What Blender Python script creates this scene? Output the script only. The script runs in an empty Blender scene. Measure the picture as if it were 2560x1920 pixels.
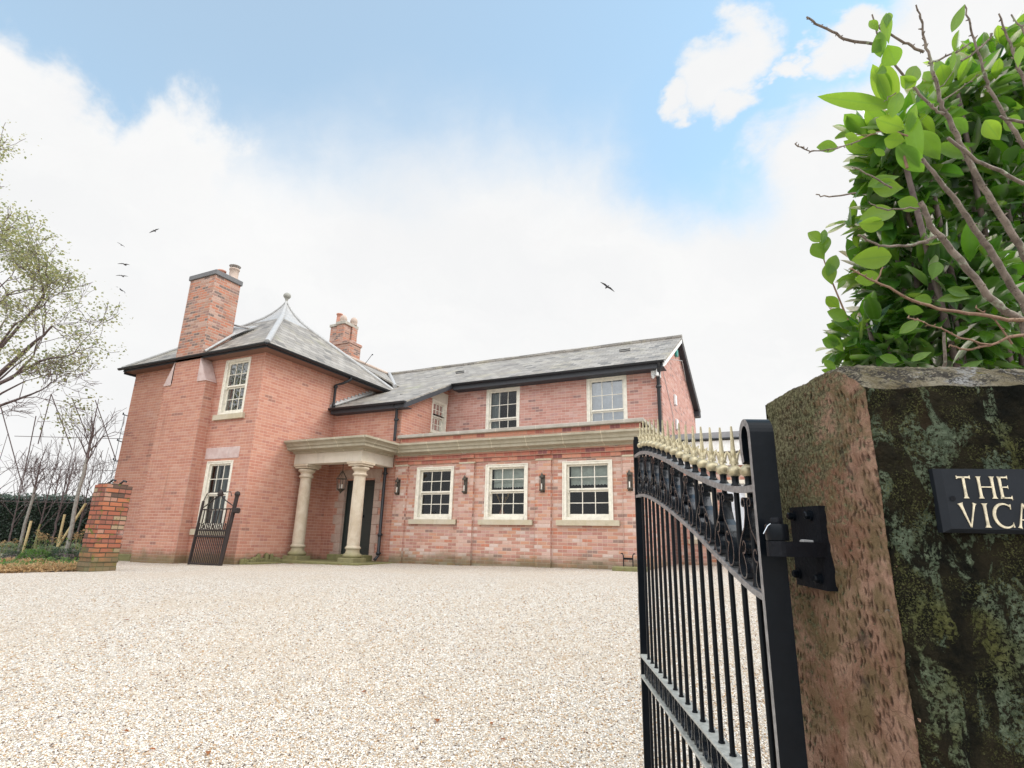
import bpy, bmesh, math, random
from mathutils import Vector, Matrix, noise as mnoise
random.seed(7)
S = bpy.context.scene
COL = S.collection
# ------------------------------------------------------------------ camera (eye is the origin)
F_PX, CX, CY = 1417.48, 1280.0, 960.0
PITCH, ROLL, YAW = [math.radians(a) for a in (15.784, 1.464, 26.323)]
_f = Vector((-math.sin(YAW), math.cos(YAW), 0)); _r = Vector((math.cos(YAW), math.sin(YAW), 0)); _u = Vector((0, 0, 1))
FW = _f*math.cos(PITCH)+_u*math.sin(PITCH); _u2 = -_f*math.sin(PITCH)+_u*math.cos(PITCH)
RT = _r*math.cos(ROLL)+_u2*math.sin(ROLL); UP = -_r*math.sin(ROLL)+_u2*math.cos(ROLL)
cam = bpy.data.cameras.new('camera'); camo = bpy.data.objects.new('camera', cam); COL.objects.link(camo)
cam.sensor_width = 36; cam.lens = 36*F_PX/2560; cam.clip_start = .05; cam.clip_end = 2000
camo.matrix_world = Matrix((RT, UP, -FW)).transposed().to_4x4()
S.camera = camo
def ray(x, y):                       # survey ray of the camera, used to take measurements of the place
    return RT*((x-CX)/F_PX) - UP*((y-CY)/F_PX) + FW
def onY(x, y, Y): r = ray(x, y); return r*(Y/r.y)
def onZ(x, y, Z): r = ray(x, y); return r*(Z/r.z)
# ------------------------------------------------------------------ colour management
S.view_settings.view_transform = 'Standard'; S.view_settings.look = 'None'
S.view_settings.exposure = 0.02; S.view_settings.gamma = 1.0
# ------------------------------------------------------------------ node helper
class NT:
    def __init__(s, tree): s.t = tree; s.n = tree.nodes; s.l = tree.links
    def node(s, typ, **kw):
        n = s.n.new(typ)
        for k, v in kw.items():
            if k.startswith('_'): setattr(n, k[1:], v)
        return n
    def put(s, sock, v):
        if v is None: return
        if isinstance(v, bpy.types.NodeSocket): s.l.new(v, sock)
        elif isinstance(v, (tuple, list)):
            v = tuple(v)
            sock.default_value = v+(1,) if (len(v) == 3 and sock.type == 'RGBA') else v
        else: sock.default_value = v
    def math(s, op, a, b=None, c=None, clamp=False):
        n = s.n.new('ShaderNodeMath'); n.operation = op; n.use_clamp = clamp
        for i, v in enumerate((a, b, c)): s.put(n.inputs[i], v)
        return n.outputs[0]
    def vmath(s, op, a, b=None):
        n = s.n.new('ShaderNodeVectorMath'); n.operation = op
        s.put(n.inputs[0], a); s.put(n.inputs[1], b)
        return n.outputs['Value'] if op in ('DOT_PRODUCT', 'LENGTH') else n.outputs[0]
    def mix(s, f, a, b, mode='MIX'):
        n = s.n.new('ShaderNodeMix'); n.data_type = 'RGBA'; n.blend_type = mode
        s.put(n.inputs[0], f); s.put(n.inputs[6], a); s.put(n.inputs[7], b); return n.outputs[2]
    def noise(s, vec, scale, detail=4, rough=.55, dist=0, out=0):
        n = s.n.new('ShaderNodeTexNoise'); s.put(n.inputs['Vector'], vec)
        n.inputs['Scale'].default_value = scale; n.inputs['Detail'].default_value = detail
        n.inputs['Roughness'].default_value = rough; n.inputs['Distortion'].default_value = dist
        return n.outputs[out]
    def vor(s, vec, scale, feature='F1', rand=1.0):
        n = s.n.new('ShaderNodeTexVoronoi'); n.feature = feature; s.put(n.inputs['Vector'], vec)
        n.inputs['Scale'].default_value = scale; n.inputs['Randomness'].default_value = rand; return n
    def ramp(s, f, stops, interp='LINEAR'):
        n = s.n.new('ShaderNodeValToRGB'); n.color_ramp.interpolation = interp
        e = n.color_ramp.elements
        while len(e) < len(stops): e.new(.5)
        for i, (p, c) in enumerate(stops):
            e[i].position = p; e[i].color = (c if len(c) == 4 else tuple(c)+(1,)) if isinstance(c, tuple) else (c, c, c, 1)
        s.put(n.inputs[0], f); return n.outputs[0]
    def range(s, v, a, b, c=0, d=1, smooth=True):
        n = s.n.new('ShaderNodeMapRange'); n.interpolation_type = 'SMOOTHSTEP' if smooth else 'LINEAR'
        s.put(n.inputs[0], v)
        for i, x in zip((1, 2, 3, 4), (a, b, c, d)): n.inputs[i].default_value = x
        return n.outputs[0]
    def bump(s, h, strength, dist, normal=None):
        n = s.n.new('ShaderNodeBump'); n.inputs['Strength'].default_value = strength; n.inputs['Distance'].default_value = dist
        s.put(n.inputs['Height'], h); s.put(n.inputs['Normal'], normal); return n.outputs[0]
    def scale(s, v, sc):
        n = s.n.new('ShaderNodeMapping'); s.put(n.inputs[0], v); n.inputs[3].default_value = sc; return n.outputs[0]
MATS = {}
def new_mat(name):
    m = bpy.data.materials.new(name); m.use_nodes = True; t = NT(m.node_tree); t.n.clear()
    out = t.n.new('ShaderNodeOutputMaterial'); MATS[name] = m
    return m, t, out
def principled(t, out, col, rough=.6, bump=None, spec=.5, metal=0.0, coat=0.0):
    p = t.n.new('ShaderNodeBsdfPrincipled'); t.put(p.inputs['Base Color'], col); t.put(p.inputs['Roughness'], rough)
    p.inputs['Specular IOR Level'].default_value = spec; t.put(p.inputs['Metallic'], metal)
    p.inputs['Coat Weight'].default_value = coat
    if bump is not None: t.put(p.inputs['Normal'], bump)
    if out: t.l.new(p.outputs[0], out.inputs[0])
    return p
def coords(t, kind='Object'):
    return t.n.new('ShaderNodeTexCoord').outputs[kind]
# ------------------------------------------------------------------ sky and sun
SUN_AZ = Vector((.86, .51, 0)).normalized(); SUN_EL = math.radians(42)
world = bpy.data.worlds.new('World'); S.world = world; world.use_nodes = True
wt = NT(world.node_tree); wt.n.clear()
wo = wt.n.new('ShaderNodeOutputWorld'); bg = wt.n.new('ShaderNodeBackground'); wt.l.new(bg.outputs[0], wo.inputs[0])
sky = wt.n.new('ShaderNodeTexSky'); sky.sky_type = 'NISHITA'; sky.sun_disc = False
sky.sun_elevation = SUN_EL; sky.sun_rotation = math.atan2(SUN_AZ.x, SUN_AZ.y)
sky.air_density = 1.0; sky.dust_density = .6; sky.ozone_density = 1.5
d0 = coords(wt, 'Generated')
nz = wt.noise(d0, 2.6, 7, .6, .35, out=1)
off = wt.vmath('SCALE', wt.vmath('SUBTRACT', nz, (.5, .5, .5))); off.node.inputs[3].default_value = .34
nz2 = wt.noise(d0, 11, 5, .6, .2, out=1)
off2 = wt.vmath('SCALE', wt.vmath('SUBTRACT', nz2, (.5, .5, .5))); off2.node.inputs[3].default_value = .09
dw = wt.vmath('NORMALIZE', wt.vmath('ADD', wt.vmath('ADD', d0, off), off2))
off3 = wt.vmath('SCALE', wt.vmath('SUBTRACT', nz, (.5, .5, .5))); off3.node.inputs[3].default_value = .13
dsoft = wt.vmath('NORMALIZE', wt.vmath('ADD', wt.vmath('ADD', d0, off3), off2))
def cap(x, y, r0, r1, vec=dw):      # soft spherical cap: 1 inside r0 degrees, 0 outside r1 degrees
    c = ray(x, y).normalized()
    return wt.range(wt.vmath('DOT_PRODUCT', vec, tuple(c)), math.cos(math.radians(r1)), math.cos(math.radians(r0)))
blue = None
for (x, y, a, b) in ((500, -540, 14, 31), (60, -370, 10, 25), (900, -420, 8, 31), (1500, -220, 6, 25), (1780, 250, 2, 14), (2200, -350, 8, 22), (1200, -900, 20, 38)):
    c = cap(x, y, a, b, dsoft); blue = c if blue is None else wt.math('MAXIMUM', blue, c)
puffs = None
for (x, y, a, b) in ((1840, 175, 1.0, 4.2), (1900, 265, .4, 2.8), (1730, 235, .2, 2.2), (2000, 165, .3, 1.9), (2130, 120, .8, 3.2), (2580, 40, 5, 11), (-40, 360, 6, 10), (110, 240, .5, 3.0), (330, 450, 3, 8), (2160, 470, 3, 8.5)):
    c = cap(x, y, a, b); puffs = c if puffs is None else wt.math('MAXIMUM', puffs, c)
clear = wt.math('MULTIPLY', wt.range(blue, .0, 1.0), wt.math('SUBTRACT', 1, wt.range(puffs, .02, .95)))
skyc = wt.mix(1.0, sky.outputs[0], (.112, .262, .272, 1), 'MULTIPLY')
fine = wt.noise(wt.scale(dw, (1, 1, 2.2)), 3.2, 6, .6, .3)
cloudc = wt.mix(wt.range(fine, .3, .75), (.90, .905, .91, 1), (.96, .96, .955, 1))
vis = wt.mix(clear, cloudc, wt.mix(.42, skyc, (.90, .95, .98, 1)))
# added fill: unseen sky overhead and behind brightened to light the house fronts
fwd = wt.vmath('DOT_PRODUCT', d0, tuple(ray(1280, 900).normalized()))
behind = wt.range(fwd, .62, .05)
dz_ = wt.n.new('ShaderNodeSeparateXYZ'); wt.l.new(d0, dz_.inputs[0])
high = wt.range(dz_.outputs[2], .12, .55)
over = wt.mix(high, (1.05, 1.09, 1.12, 1), (2.55, 2.58, 2.62, 1))
col = wt.mix(behind, vis, over)
wt.put(bg.inputs[0], col); bg.inputs[1].default_value = 1.0
sl = bpy.data.lights.new('sun', 'SUN'); sl.energy = 1.7; sl.angle = math.radians(24); sl.color = (1, .955, .89)
so = bpy.data.objects.new('sun', sl); COL.objects.link(so)
sd = SUN_AZ*math.cos(SUN_EL)+Vector((0, 0, math.sin(SUN_EL)))
so.rotation_euler = sd.to_track_quat('Z', 'Y').to_euler()
# ------------------------------------------------------------------ mesh builder
class MB:
    def __init__(s): s.v = []; s.f = []; s.sm = []; s.mi = []; s.cur = 0
    def face(s, pts, smooth=False):
        i = len(s.v); s.v += [Vector(p) for p in pts]; s.f.append(tuple(range(i, i+len(pts)))); s.sm.append(smooth); s.mi.append(s.cur)
    def idx(s, vs, fs, smooth=False):
        i = len(s.v); s.v += [Vector(p) for p in vs]
        for f in fs: s.f.append(tuple(i+k for k in f)); s.sm.append(smooth); s.mi.append(s.cur)
    def box(s, a, b, M=None):
        x0, y0, z0 = a; x1, y1, z1 = b
        vs = [Vector(p) for p in ((x0, y0, z0), (x1, y0, z0), (x1, y1, z0), (x0, y1, z0), (x0, y0, z1), (x1, y0, z1), (x1, y1, z1), (x0, y1, z1))]
        if M is not None: vs = [M@v for v in vs]
        for f in ((0, 3, 2, 1), (4, 5, 6, 7), (0, 1, 5, 4), (1, 2, 6, 5), (2, 3, 7, 6), (3, 0, 4, 7)): s.face([vs[k] for k in f])
    def bbox(s, a, b, c=.006, M=None):          # box with small chamfers on its vertical and horizontal edges
        x0, y0, z0 = a; x1, y1, z1 = b; vs = []
        for (dx, dy, z) in ((c, c, z0), (0, 0, z0+c), (0, 0, z1-c), (c, c, z1)):
            q = c
            ring = [(x0+dx+q, y0+dy), (x1-dx-q, y0+dy), (x1-dx, y0+dy+q), (x1-dx, y1-dy-q), (x1-dx-q, y1-dy), (x0+dx+q, y1-dy), (x0+dx, y1-dy-q), (x0+dx, y0+dy+q)]
            vs += [Vector((p[0], p[1], z)) for p in ring]
        if M is not None: vs = [M@v for v in vs]
        for k in range(3):
            for i in range(8):
                j = (i+1) % 8; s.face([vs[k*8+i], vs[k*8+j], vs[k*8+8+j], vs[k*8+8+i]])
        s.face([vs[i] for i in reversed(range(8))]); s.face([vs[24+i] for i in range(8)])
    def tube(s, pts, rad, n=8, caps=True, smooth=True):
        pts = [Vector(p) for p in pts]
        if not isinstance(rad, (list, tuple)): rad = [rad]*len(pts)
        vs = []; prev = None
        for i, p in enumerate(pts):
            d = (pts[min(i+1, len(pts)-1)]-pts[max(i-1, 0)])
            if d.length < 1e-9: d = Vector((0, 0, 1))
            d.normalize()
            if prev is None: a = Vector((1, 0, 0)) if abs(d.x) < .8 else Vector((0, 1, 0)); a = (a-d*a.dot(d)).normalized()
            else: a = prev-d*prev.dot(d); a = a.normalized() if a.length > 1e-6 else d.orthogonal().normalized()
            prev = a; b = d.cross(a)
            for k in range(n):
                t = 2*math.pi*k/n; vs.append(p+(a*math.cos(t)+b*math.sin(t))*rad[i])
        fs = []
        for i in range(len(pts)-1):
            for k in range(n):
                k2 = (k+1) % n; fs.append((i*n+k, i*n+k2, (i+1)*n+k2, (i+1)*n+k))
        s.idx(vs, fs, smooth)
        if caps: s.face([vs[k] for k in reversed(range(n))]); s.face([vs[(len(pts)-1)*n+k] for k in range(n)])
    def lathe(s, prof, c, n=24, smooth=True, sx=1, sy=1):
        c = Vector(c); vs = []
        for (r, z) in prof:
            for k in range(n): t = 2*math.pi*k/n; vs.append(c+Vector((r*sx*math.cos(t), r*sy*math.sin(t), z)))
        fs = []
        for i in range(len(prof)-1):
            for k in range(n):
                k2 = (k+1) % n; fs.append((i*n+k, i*n+k2, (i+1)*n+k2, (i+1)*n+k))
        s.idx(vs, fs, smooth)
        s.face([vs[k] for k in reversed(range(n))]); s.face([vs[(len(prof)-1)*n+k] for k in range(n)])
    def build(s, name, mat, parent=None, merge=False, bevel=0):
        me = bpy.data.meshes.new(name)
        org = Vector((0, 0, 0))
        if parent is None and s.v:
            n = len(s.v); org = sum((v for v in s.v), Vector())/n; org.z = min(v.z for v in s.v)
        me.from_pydata([tuple(v-org) for v in s.v], [], s.f)
        me.polygons.foreach_set('use_smooth', s.sm)
        mats = mat if isinstance(mat, (list, tuple)) else [mat]
        for m in mats: me.materials.append(MATS[m] if isinstance(m, str) else m)
        if len(mats) > 1: me.polygons.foreach_set('material_index', s.mi)
        uv = me.uv_layers.new(name='UVMap'); data = [0.0]*(2*len(me.loops)); Z = Vector((0, 0, 1))
        for p in me.polygons:
            n = p.normal
            if abs(n.z) > .96: T = Vector((1, 0, 0)); B = Vector((0, 1, 0))
            else: T = Z.cross(n).normalized(); B = n.cross(T)
            if abs(T.x) > abs(T.y):
                if T.x < 0: T = -T
            elif T.y < 0: T = -T
            for li in p.loop_indices:
                w = me.vertices[me.loops[li].vertex_index].co+org
                data[2*li] = w.dot(T); data[2*li+1] = w.dot(B)
        uv.data.foreach_set('uv', data)
        me.update()
        o = bpy.data.objects.new(name, me); COL.objects.link(o); o.location = org
        if parent is not None:
            o.parent = parent; o.location = Vector((0, 0, 0))
            # meshes are modelled in place; undo the parent's own offset
            pw = Vector((0, 0, 0)); q = parent
            while q is not None: pw += q.location; q = q.parent
            o.location = -pw
        if bevel:
            b = o.modifiers.new('bevel', 'BEVEL'); b.width = bevel; b.segments = 1; b.limit_method = 'ANGLE'
        return o
def tag(o, label=None, cat=None, group=None, kind=None):
    if label: o['label'] = label
    if cat: o['category'] = cat
    if group: o['group'] = group
    if kind: o['kind'] = kind
    return o
def thing(name, loc, label, cat, group=None):
    o = bpy.data.objects.new(name, None); COL.objects.link(o); o.location = Vector(loc); o.empty_display_size = .2
    return tag(o, label, cat, group)
# ------------------------------------------------------------------ materials
def uvnode(t): return coords(t, 'UV')
def brick_mat(name, cols, mortar, row=.075, width=.225, joint=.009, rough=.9, dirt=.35, base_z=None, moss=0.0, mott=.5):
    m, t, out = new_mat(name); uv = uvnode(t)
    ob = coords(t, 'Object')
    wob = t.noise(uv, 9, 3, .5, 0, out=1)
    wv = t.vmath('SCALE', t.vmath('SUBTRACT', wob, (.5, .5, .5))); wv.node.inputs[3].default_value = .012
    sp = t.n.new('ShaderNodeSeparateXYZ'); t.l.new(t.vmath('ADD', uv, wv), sp.inputs[0])
    v = t.math('DIVIDE', sp.outputs[1], row); ri = t.math('FLOOR', v); fv = t.math('FRACT', v)
    odd = t.math('FLOORED_MODULO', ri, 2.0)
    u = t.math('ADD', t.math('DIVIDE', sp.outputs[0], width), t.math('MULTIPLY', odd, .5))
    ci = t.math('FLOOR', u); fu = t.math('FRACT', u)
    # some bricks are laid as headers: split cell in two
    cb = t.n.new('ShaderNodeCombineXYZ'); t.l.new(ci, cb.inputs[0]); t.l.new(ri, cb.inputs[1])
    wn = t.n.new('ShaderNodeTexWhiteNoise'); wn.noise_dimensions = '3D'; t.l.new(cb.outputs[0], wn.inputs[0])
    split = t.math('GREATER_THAN', wn.outputs[0], .40)
    half = t.math('MULTIPLY', split, t.math('GREATER_THAN', fu, .5))
    fu2 = t.mix(split, fu, t.math('FRACT', t.math('MULTIPLY', fu, 2.0)))
    t.l.new(t.math('MULTIPLY', half, 7.3), cb.inputs[2])
    sep = t.n.new('ShaderNodeSeparateColor'); t.l.new(wn.outputs[1], sep.inputs[0])
    jx = joint/width
    du = t.math('MINIMUM', fu2, t.math('SUBTRACT', 1, fu2)); dv = t.math('MINIMUM', fv, t.math('SUBTRACT', 1, fv))
    eu = t.range(du, jx*.35, jx*1.1); ev = t.range(dv, joint/row*.4, joint/row*1.05)
    bk = t.math('MULTIPLY', eu, ev)
    wn2 = t.n.new('ShaderNodeTexWhiteNoise'); wn2.noise_dimensions = '3D'; t.l.new(cb.outputs[0], wn2.inputs[0])
    bc = t.ramp(wn2.outputs[0], cols, 'CONSTANT')
    if name in ('brick_old_orange', 'brick_wing'): bc = t.mix(.20, bc, tuple(.96*x for x in cols[0][1][:3]))
    pat = t.noise(ob, .55, 4, .6, .4)
    bc = t.mix(t.math('MULTIPLY', t.range(pat, .35, .7), mott*.5), bc, tuple(c*.78 for c in cols[0][1][:3]), 'MIX')
    gr = t.noise(ob, 38, 4, .7)
    bc = t.mix(.35, bc, t.ramp(gr, [(.25, .45), (.75, 1.0)]), 'MULTIPLY')
    c = t.mix(bk, mortar, bc)
    big = t.noise(ob, 1.7, 5, .62, .6)
    c = t.mix(t.math('MULTIPLY', t.range(big, .55, .78), dirt), c, tuple(x*.42 for x in cols[0][1][:3]))
    pale = t.noise(t.vmath('ADD', ob, (11, 5, 3)), 2.6, 6, .7, .3)
    c = t.mix(t.math('MULTIPLY', t.range(pale, .58, .8), .4), c, (.62, .5, .44))
    stk = t.noise(t.scale(ob, (3.2, 3.2, .35)), 1.6, 6, .65, .3); c = t.mix(t.math('MULTIPLY', t.range(stk, .56, .74), .42), c, tuple(x*.5 for x in cols[0][1][:3]))
    if base_z is not None:
        geo = t.n.new('ShaderNodeNewGeometry'); sz = t.n.new('ShaderNodeSeparateXYZ'); t.l.new(geo.outputs['Position'], sz.inputs[0])
        low = t.range(t.math('ADD', sz.outputs[2], t.math('MULTIPLY', t.noise(ob, 2.2, 5, .65), -.5)), base_z-.2, base_z+.12, 1, 0)
        c = t.mix(t.math('MULTIPLY', low, .75), c, t.mix(t.noise(ob, 5, 4), (.10, .08, .06), (.13, .15, .05)))
    if moss:
        ms = t.range(t.noise(t.vmath('ADD', ob, (3, 1, 7)), 5.5, 5, .65, .5), .62-moss*.12, .70-moss*.05)
        c = t.mix(ms, c, t.mix(t.noise(ob, 22, 4), (.035, .06, .012), (.17, .20, .035)))
    hgt = t.math('ADD', bk, t.math('MULTIPLY', gr, .35))
    principled(t, out, c, rough, t.bump(hgt, .75, .006), .25)
    return m
brick_mat('brick_old_orange', [(0, (.55, .262, .185)), (.25, (.50, .222, .158)), (.45, (.58, .295, .208)), (.65, (.53, .26, .195)), (.82, (.60, .335, .25)), (.92, (.45, .205, .16)), (.985, (.30, .16, .13))], (.58, .39, .32), joint=.008, dirt=.22, base_z=-.62, mott=.45)
brick_mat('brick_wing', [(0, (.54, .275, .225)), (.2, (.60, .33, .27)), (.4, (.48, .235, .19)), (.6, (.58, .35, .29)), (.78, (.64, .42, .37)), (.88, (.52, .29, .26)), (.96, (.27, .18, .17))], (.58, .41, .35), joint=.009, dirt=.2, mott=.4)
brick_mat('brick_orangery', [(0, (.52, .27, .205)), (.15, (.60, .32, .215)), (.3, (.62, .38, .30)), (.46, (.46, .23, .185)), (.6, (.64, .44, .37)), (.74, (.56, .33, .285)), (.86, (.68, .54, .48)), (.925, (.56, .22, .14)), (.96, (.31, .21, .18))], (.55, .40, .32), joint=.010, dirt=.28, base_z=-.52, mott=.4)
brick_mat('brick_band', [(0, (.56, .22, .155)), (.3, (.46, .16, .12)), (.55, (.62, .29, .2)), (.8, (.40, .15, .12)), (.93, (.25, .10, .10))], (.42, .27, .2), row=.1, joint=.011, dirt=.3)
brick_mat('brick_chimney', [(0, (.46, .22, .155)), (.2, (.50, .21, .135)), (.4, (.42, .25, .19)), (.58, (.50, .33, .27)), (.74, (.33, .20, .17)), (.86, (.20, .15, .135))], (.44, .33, .27), joint=.011, dirt=.6)
brick_mat('brick_pier', [(0, (.35, .12, .075)), (.2, (.43, .16, .085)), (.4, (.30, .12, .085)), (.55, (.40, .22, .16)), (.7, (.24, .095, .07)), (.8, (.36, .28, .18)), (.88, (.11, .075, .06))], (.065, .05, .038), row=.084, width=.24, joint=.012, dirt=.4, base_z=-.55, moss=.45)
def stone_mat(name, a, b, moss=.0, scale=3, rough=.85, joints=0, grain=.3):
    m, t, out = new_mat(name); ob = coords(t)
    n = t.noise(ob, scale, 6, .65, .4); c = t.mix(t.range(n, .3, .7), a, b)
    g = t.noise(ob, 60, 4, .7); c = t.mix(grain, c, t.ramp(g, [(.25, .55), (.7, 1.0)]), 'MULTIPLY')
    st = t.noise(t.scale(ob, (5, 5, .7)), 2, 5, .6); c = t.mix(t.math('MULTIPLY', t.range(st, .52, .75), .3), c, tuple(x*.55 for x in a))
    if joints:
        sp = t.n.new('ShaderNodeSeparateXYZ'); t.l.new(uvnode(t), sp.inputs[0])
        fr = t.math('FRACT', t.math('DIVIDE', sp.outputs[0], joints))
        jm = t.math('LESS_THAN', t.math('MINIMUM', fr, t.math('SUBTRACT', 1, fr)), .008/joints)
        c = t.mix(jm, c, tuple(min(1, x*1.5) for x in a))
    if moss:
        geo = t.n.new('ShaderNodeNewGeometry'); sz = t.n.new('ShaderNodeSeparateXYZ'); t.l.new(geo.outputs['Position'], sz.inputs[0])
        low = t.range(t.math('ADD', sz.outputs[2], t.math('MULTIPLY', t.noise(ob, 4, 4), -.3)), -.55, moss, 1, 0)
        c = t.mix(t.math('MULTIPLY', low, .85), c, t.mix(t.noise(ob, 9, 4), (.10, .09, .04), (.24, .23, .08)))
    principled(t, out, c, rough, t.bump(t.math('ADD', n, t.math('MULTIPLY', g, .4)), .35, .01), .3)
    return m
stone_mat('stone_cornice', (.36, .32, .235), (.43, .39, .30), joints=.9)
stone_mat('stone_frieze', (.62, .56, .46), (.68, .62, .53), grain=.12)
stone_mat('stone_column', (.50, .41, .30), (.62, .54, .43), moss=-.2, scale=4)
stone_mat('stone_cap', (.36, .33, .28), (.46, .43, .38), joints=1.05)
stone_mat('stone_sill', (.50, .43, .30), (.56, .50, .39))
stone_mat('stone_pink', (.52, .38, .35), (.62, .50, .47), scale=5)
stone_mat('stone_jamb', (.42, .29, .24), (.52, .40, .33), scale=4)
stone_mat('stone_step', (.20, .18, .13), (.34, .32, .25), moss=-.3, scale=6)
stone_mat('pot_red', (.52, .24, .17), (.60, .32, .24)); stone_mat('pot_buff', (.46, .36, .30), (.55, .45, .38))
stone_mat('flag_stone', (.5, .48, .42), (.6, .57, .5))
def slate_mat():
    m, t, out = new_mat('slate'); uv = uvnode(t); ob = coords(t)
    sp = t.n.new('ShaderNodeSeparateXYZ'); t.l.new(uv, sp.inputs[0])
    row, w = .2, .28
    v = t.math('DIVIDE', sp.outputs[1], row); ri = t.math('FLOOR', v); fv = t.math('FRACT', v)
    u = t.math('ADD', t.math('DIVIDE', sp.outputs[0], w), t.math('MULTIPLY', t.math('FLOORED_MODULO', ri, 2.0), .5))
    ci = t.math('FLOOR', u); fu = t.math('FRACT', u)
    cb = t.n.new('ShaderNodeCombineXYZ'); t.l.new(ci, cb.inputs[0]); t.l.new(ri, cb.inputs[1])
    wn = t.n.new('ShaderNodeTexWhiteNoise'); wn.noise_dimensions = '2D'; t.l.new(cb.outputs[0], wn.inputs[0])
    c = t.ramp(wn.outputs[0], [(0, (.27, .25, .225)), (.3, (.32, .298, .268)), (.55, (.37, .345, .31)), (.8, (.28, .255, .225)), (.93, (.18, .168, .155))], 'CONSTANT')
    edge = t.range(fv, .0, .14); gap = t.range(t.math('MINIMUM', fu, t.math('SUBTRACT', 1, fu)), .0, .03)
    c = t.mix(t.math('MULTIPLY', edge, gap), (.07, .07, .07), c)
    li = t.noise(ob, 1.5, 6, .65, .5); c = t.mix(t.math('MULTIPLY', t.range(li, .5, .72), .5), c, (.42, .38, .27))
    gn = t.noise(t.vmath('ADD', ob, (4, 4, 4)), .8, 6, .7, .4); c = t.mix(t.math('MULTIPLY', t.range(gn, .6, .75), .4), c, (.34, .36, .18))
    c = t.mix(.3, c, t.ramp(t.noise(ob, 25, 4, .7), [(.3, .6), (.7, 1.0)]), 'MULTIPLY')
    h = t.math('ADD', t.math('SUBTRACT', 1, fv), t.math('MULTIPLY', wn.outputs[0], .5))
    principled(t, out, c, .55, t.bump(t.math('MULTIPLY', h, gap), .6, .02), .28)
slate_mat()
def plain(name, col, rough=.5, spec=.5, metal=0, coat=0, var=.12, bump=.1, scale=12):
    m, t, out = new_mat(name); ob = coords(t); n = t.noise(ob, scale, 5, .6)
    c = t.mix(t.range(n, .25, .75), tuple(x*(1-var) for x in col), tuple(min(1, x*(1+var)) for x in col))
    principled(t, out, c, rough, t.bump(n, bump, .004), spec, metal, coat)
plain('black_paint', (.004, .006, .009), .30, .16, 0, .0, bump=.2, scale=30)
plain('gloss_black', (.010, .014, .020), .22, .9, 0, .15, bump=.35, scale=50)
plain('flat_rail', (.40, .41, .38), .5, .4, .1, 0, var=.25, bump=.4, scale=40)  # pale tone carries the sky's reflection on the flat rails
plain('worn_lit_rail', (.26, .26, .265), .42, .5, .35, 0, var=.35, bump=.6, scale=60)  # worn grey iron, with the sky's light painted into its pale tone
plain('black_gutter', (.014, .016, .020), .4)
plain('black_soffit', (.035, .038, .045), .6)
plain('cream_paint', (.74, .70, .60), .45); plain('white_trim', (.74, .75, .74), .5); plain('lead', (.40, .40, .395), .45, .6)
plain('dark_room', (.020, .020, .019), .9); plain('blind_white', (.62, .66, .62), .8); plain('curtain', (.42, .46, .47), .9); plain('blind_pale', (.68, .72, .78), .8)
plain('door_green', (.030, .036, .033), .4, var=.06); plain('brass', (.55, .42, .20), .3, .5, 1.0)
plain('lantern_metal', (.10, .09, .075), .4, .5, .6); plain('candle', (.85, .82, .74), .4)
plain('terracotta_pink', (.62, .32, .24), .6); plain('dried_flower', (.50, .34, .16), .8)
plain('slate_sign', (.012, .015, .020), .5, .2, bump=.12, scale=18); plain('letter_gold', (.62, .55, .40), .55, var=.3, scale=90)
plain('cast_iron_rough', (.007, .008, .011), .55, .14, bump=.8, scale=55)
plain('bright_wire', (.6, .65, .7), .3, .5, .9); plain('bird_dark', (.05, .05, .055), .7); plain('alarm_green', (.03, .30, .25), .4)
plain('render_white', (.80, .80, .78), .7); plain('grey_lead_edge', (.26, .26, .27), .6)
plain('soffit_brown', (.20, .11, .08), .8); plain('old_iron', (.030, .021, .019), .6, .3)
plain('old_slate', (.12, .12, .125), .6)
plain('finial_grey', (.30, .30, .27), .7)
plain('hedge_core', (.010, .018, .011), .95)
plain('warm_shade', (.85, .55, .22), .6)
# spearheads: brushed pale gold paint
plain('gold_paint', (.47, .41, .27), .36, .5, .5, var=.3, bump=.4, scale=55)
def glass_mat(name, refl, tint):
    m, t, out = new_mat(name)
    tr = t.n.new('ShaderNodeBsdfTransparent'); tr.inputs[0].default_value = tint+(1,)
    gl = t.n.new('ShaderNodeBsdfGlossy'); gl.inputs['Roughness'].default_value = .015
    n = t.noise(coords(t), 2.2, 3, .5); t.put(gl.inputs['Normal'], t.bump(n, .12, .05))
    fr = t.n.new('ShaderNodeFresnel'); fr.inputs[0].default_value = 1.5
    mx = t.n.new('ShaderNodeMixShader'); t.put(mx.inputs[0], t.math('ADD', t.math('MULTIPLY', fr.outputs[0], .9), refl, clamp=True))
    t.l.new(tr.outputs[0], mx.inputs[1]); t.l.new(gl.outputs[0], mx.inputs[2]); t.l.new(mx.outputs[0], out.inputs[0])
glass_mat('pane_glass', .01, (.75, .78, .76)); glass_mat('pane_sky', .22, (.7, .74, .76))
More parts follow.
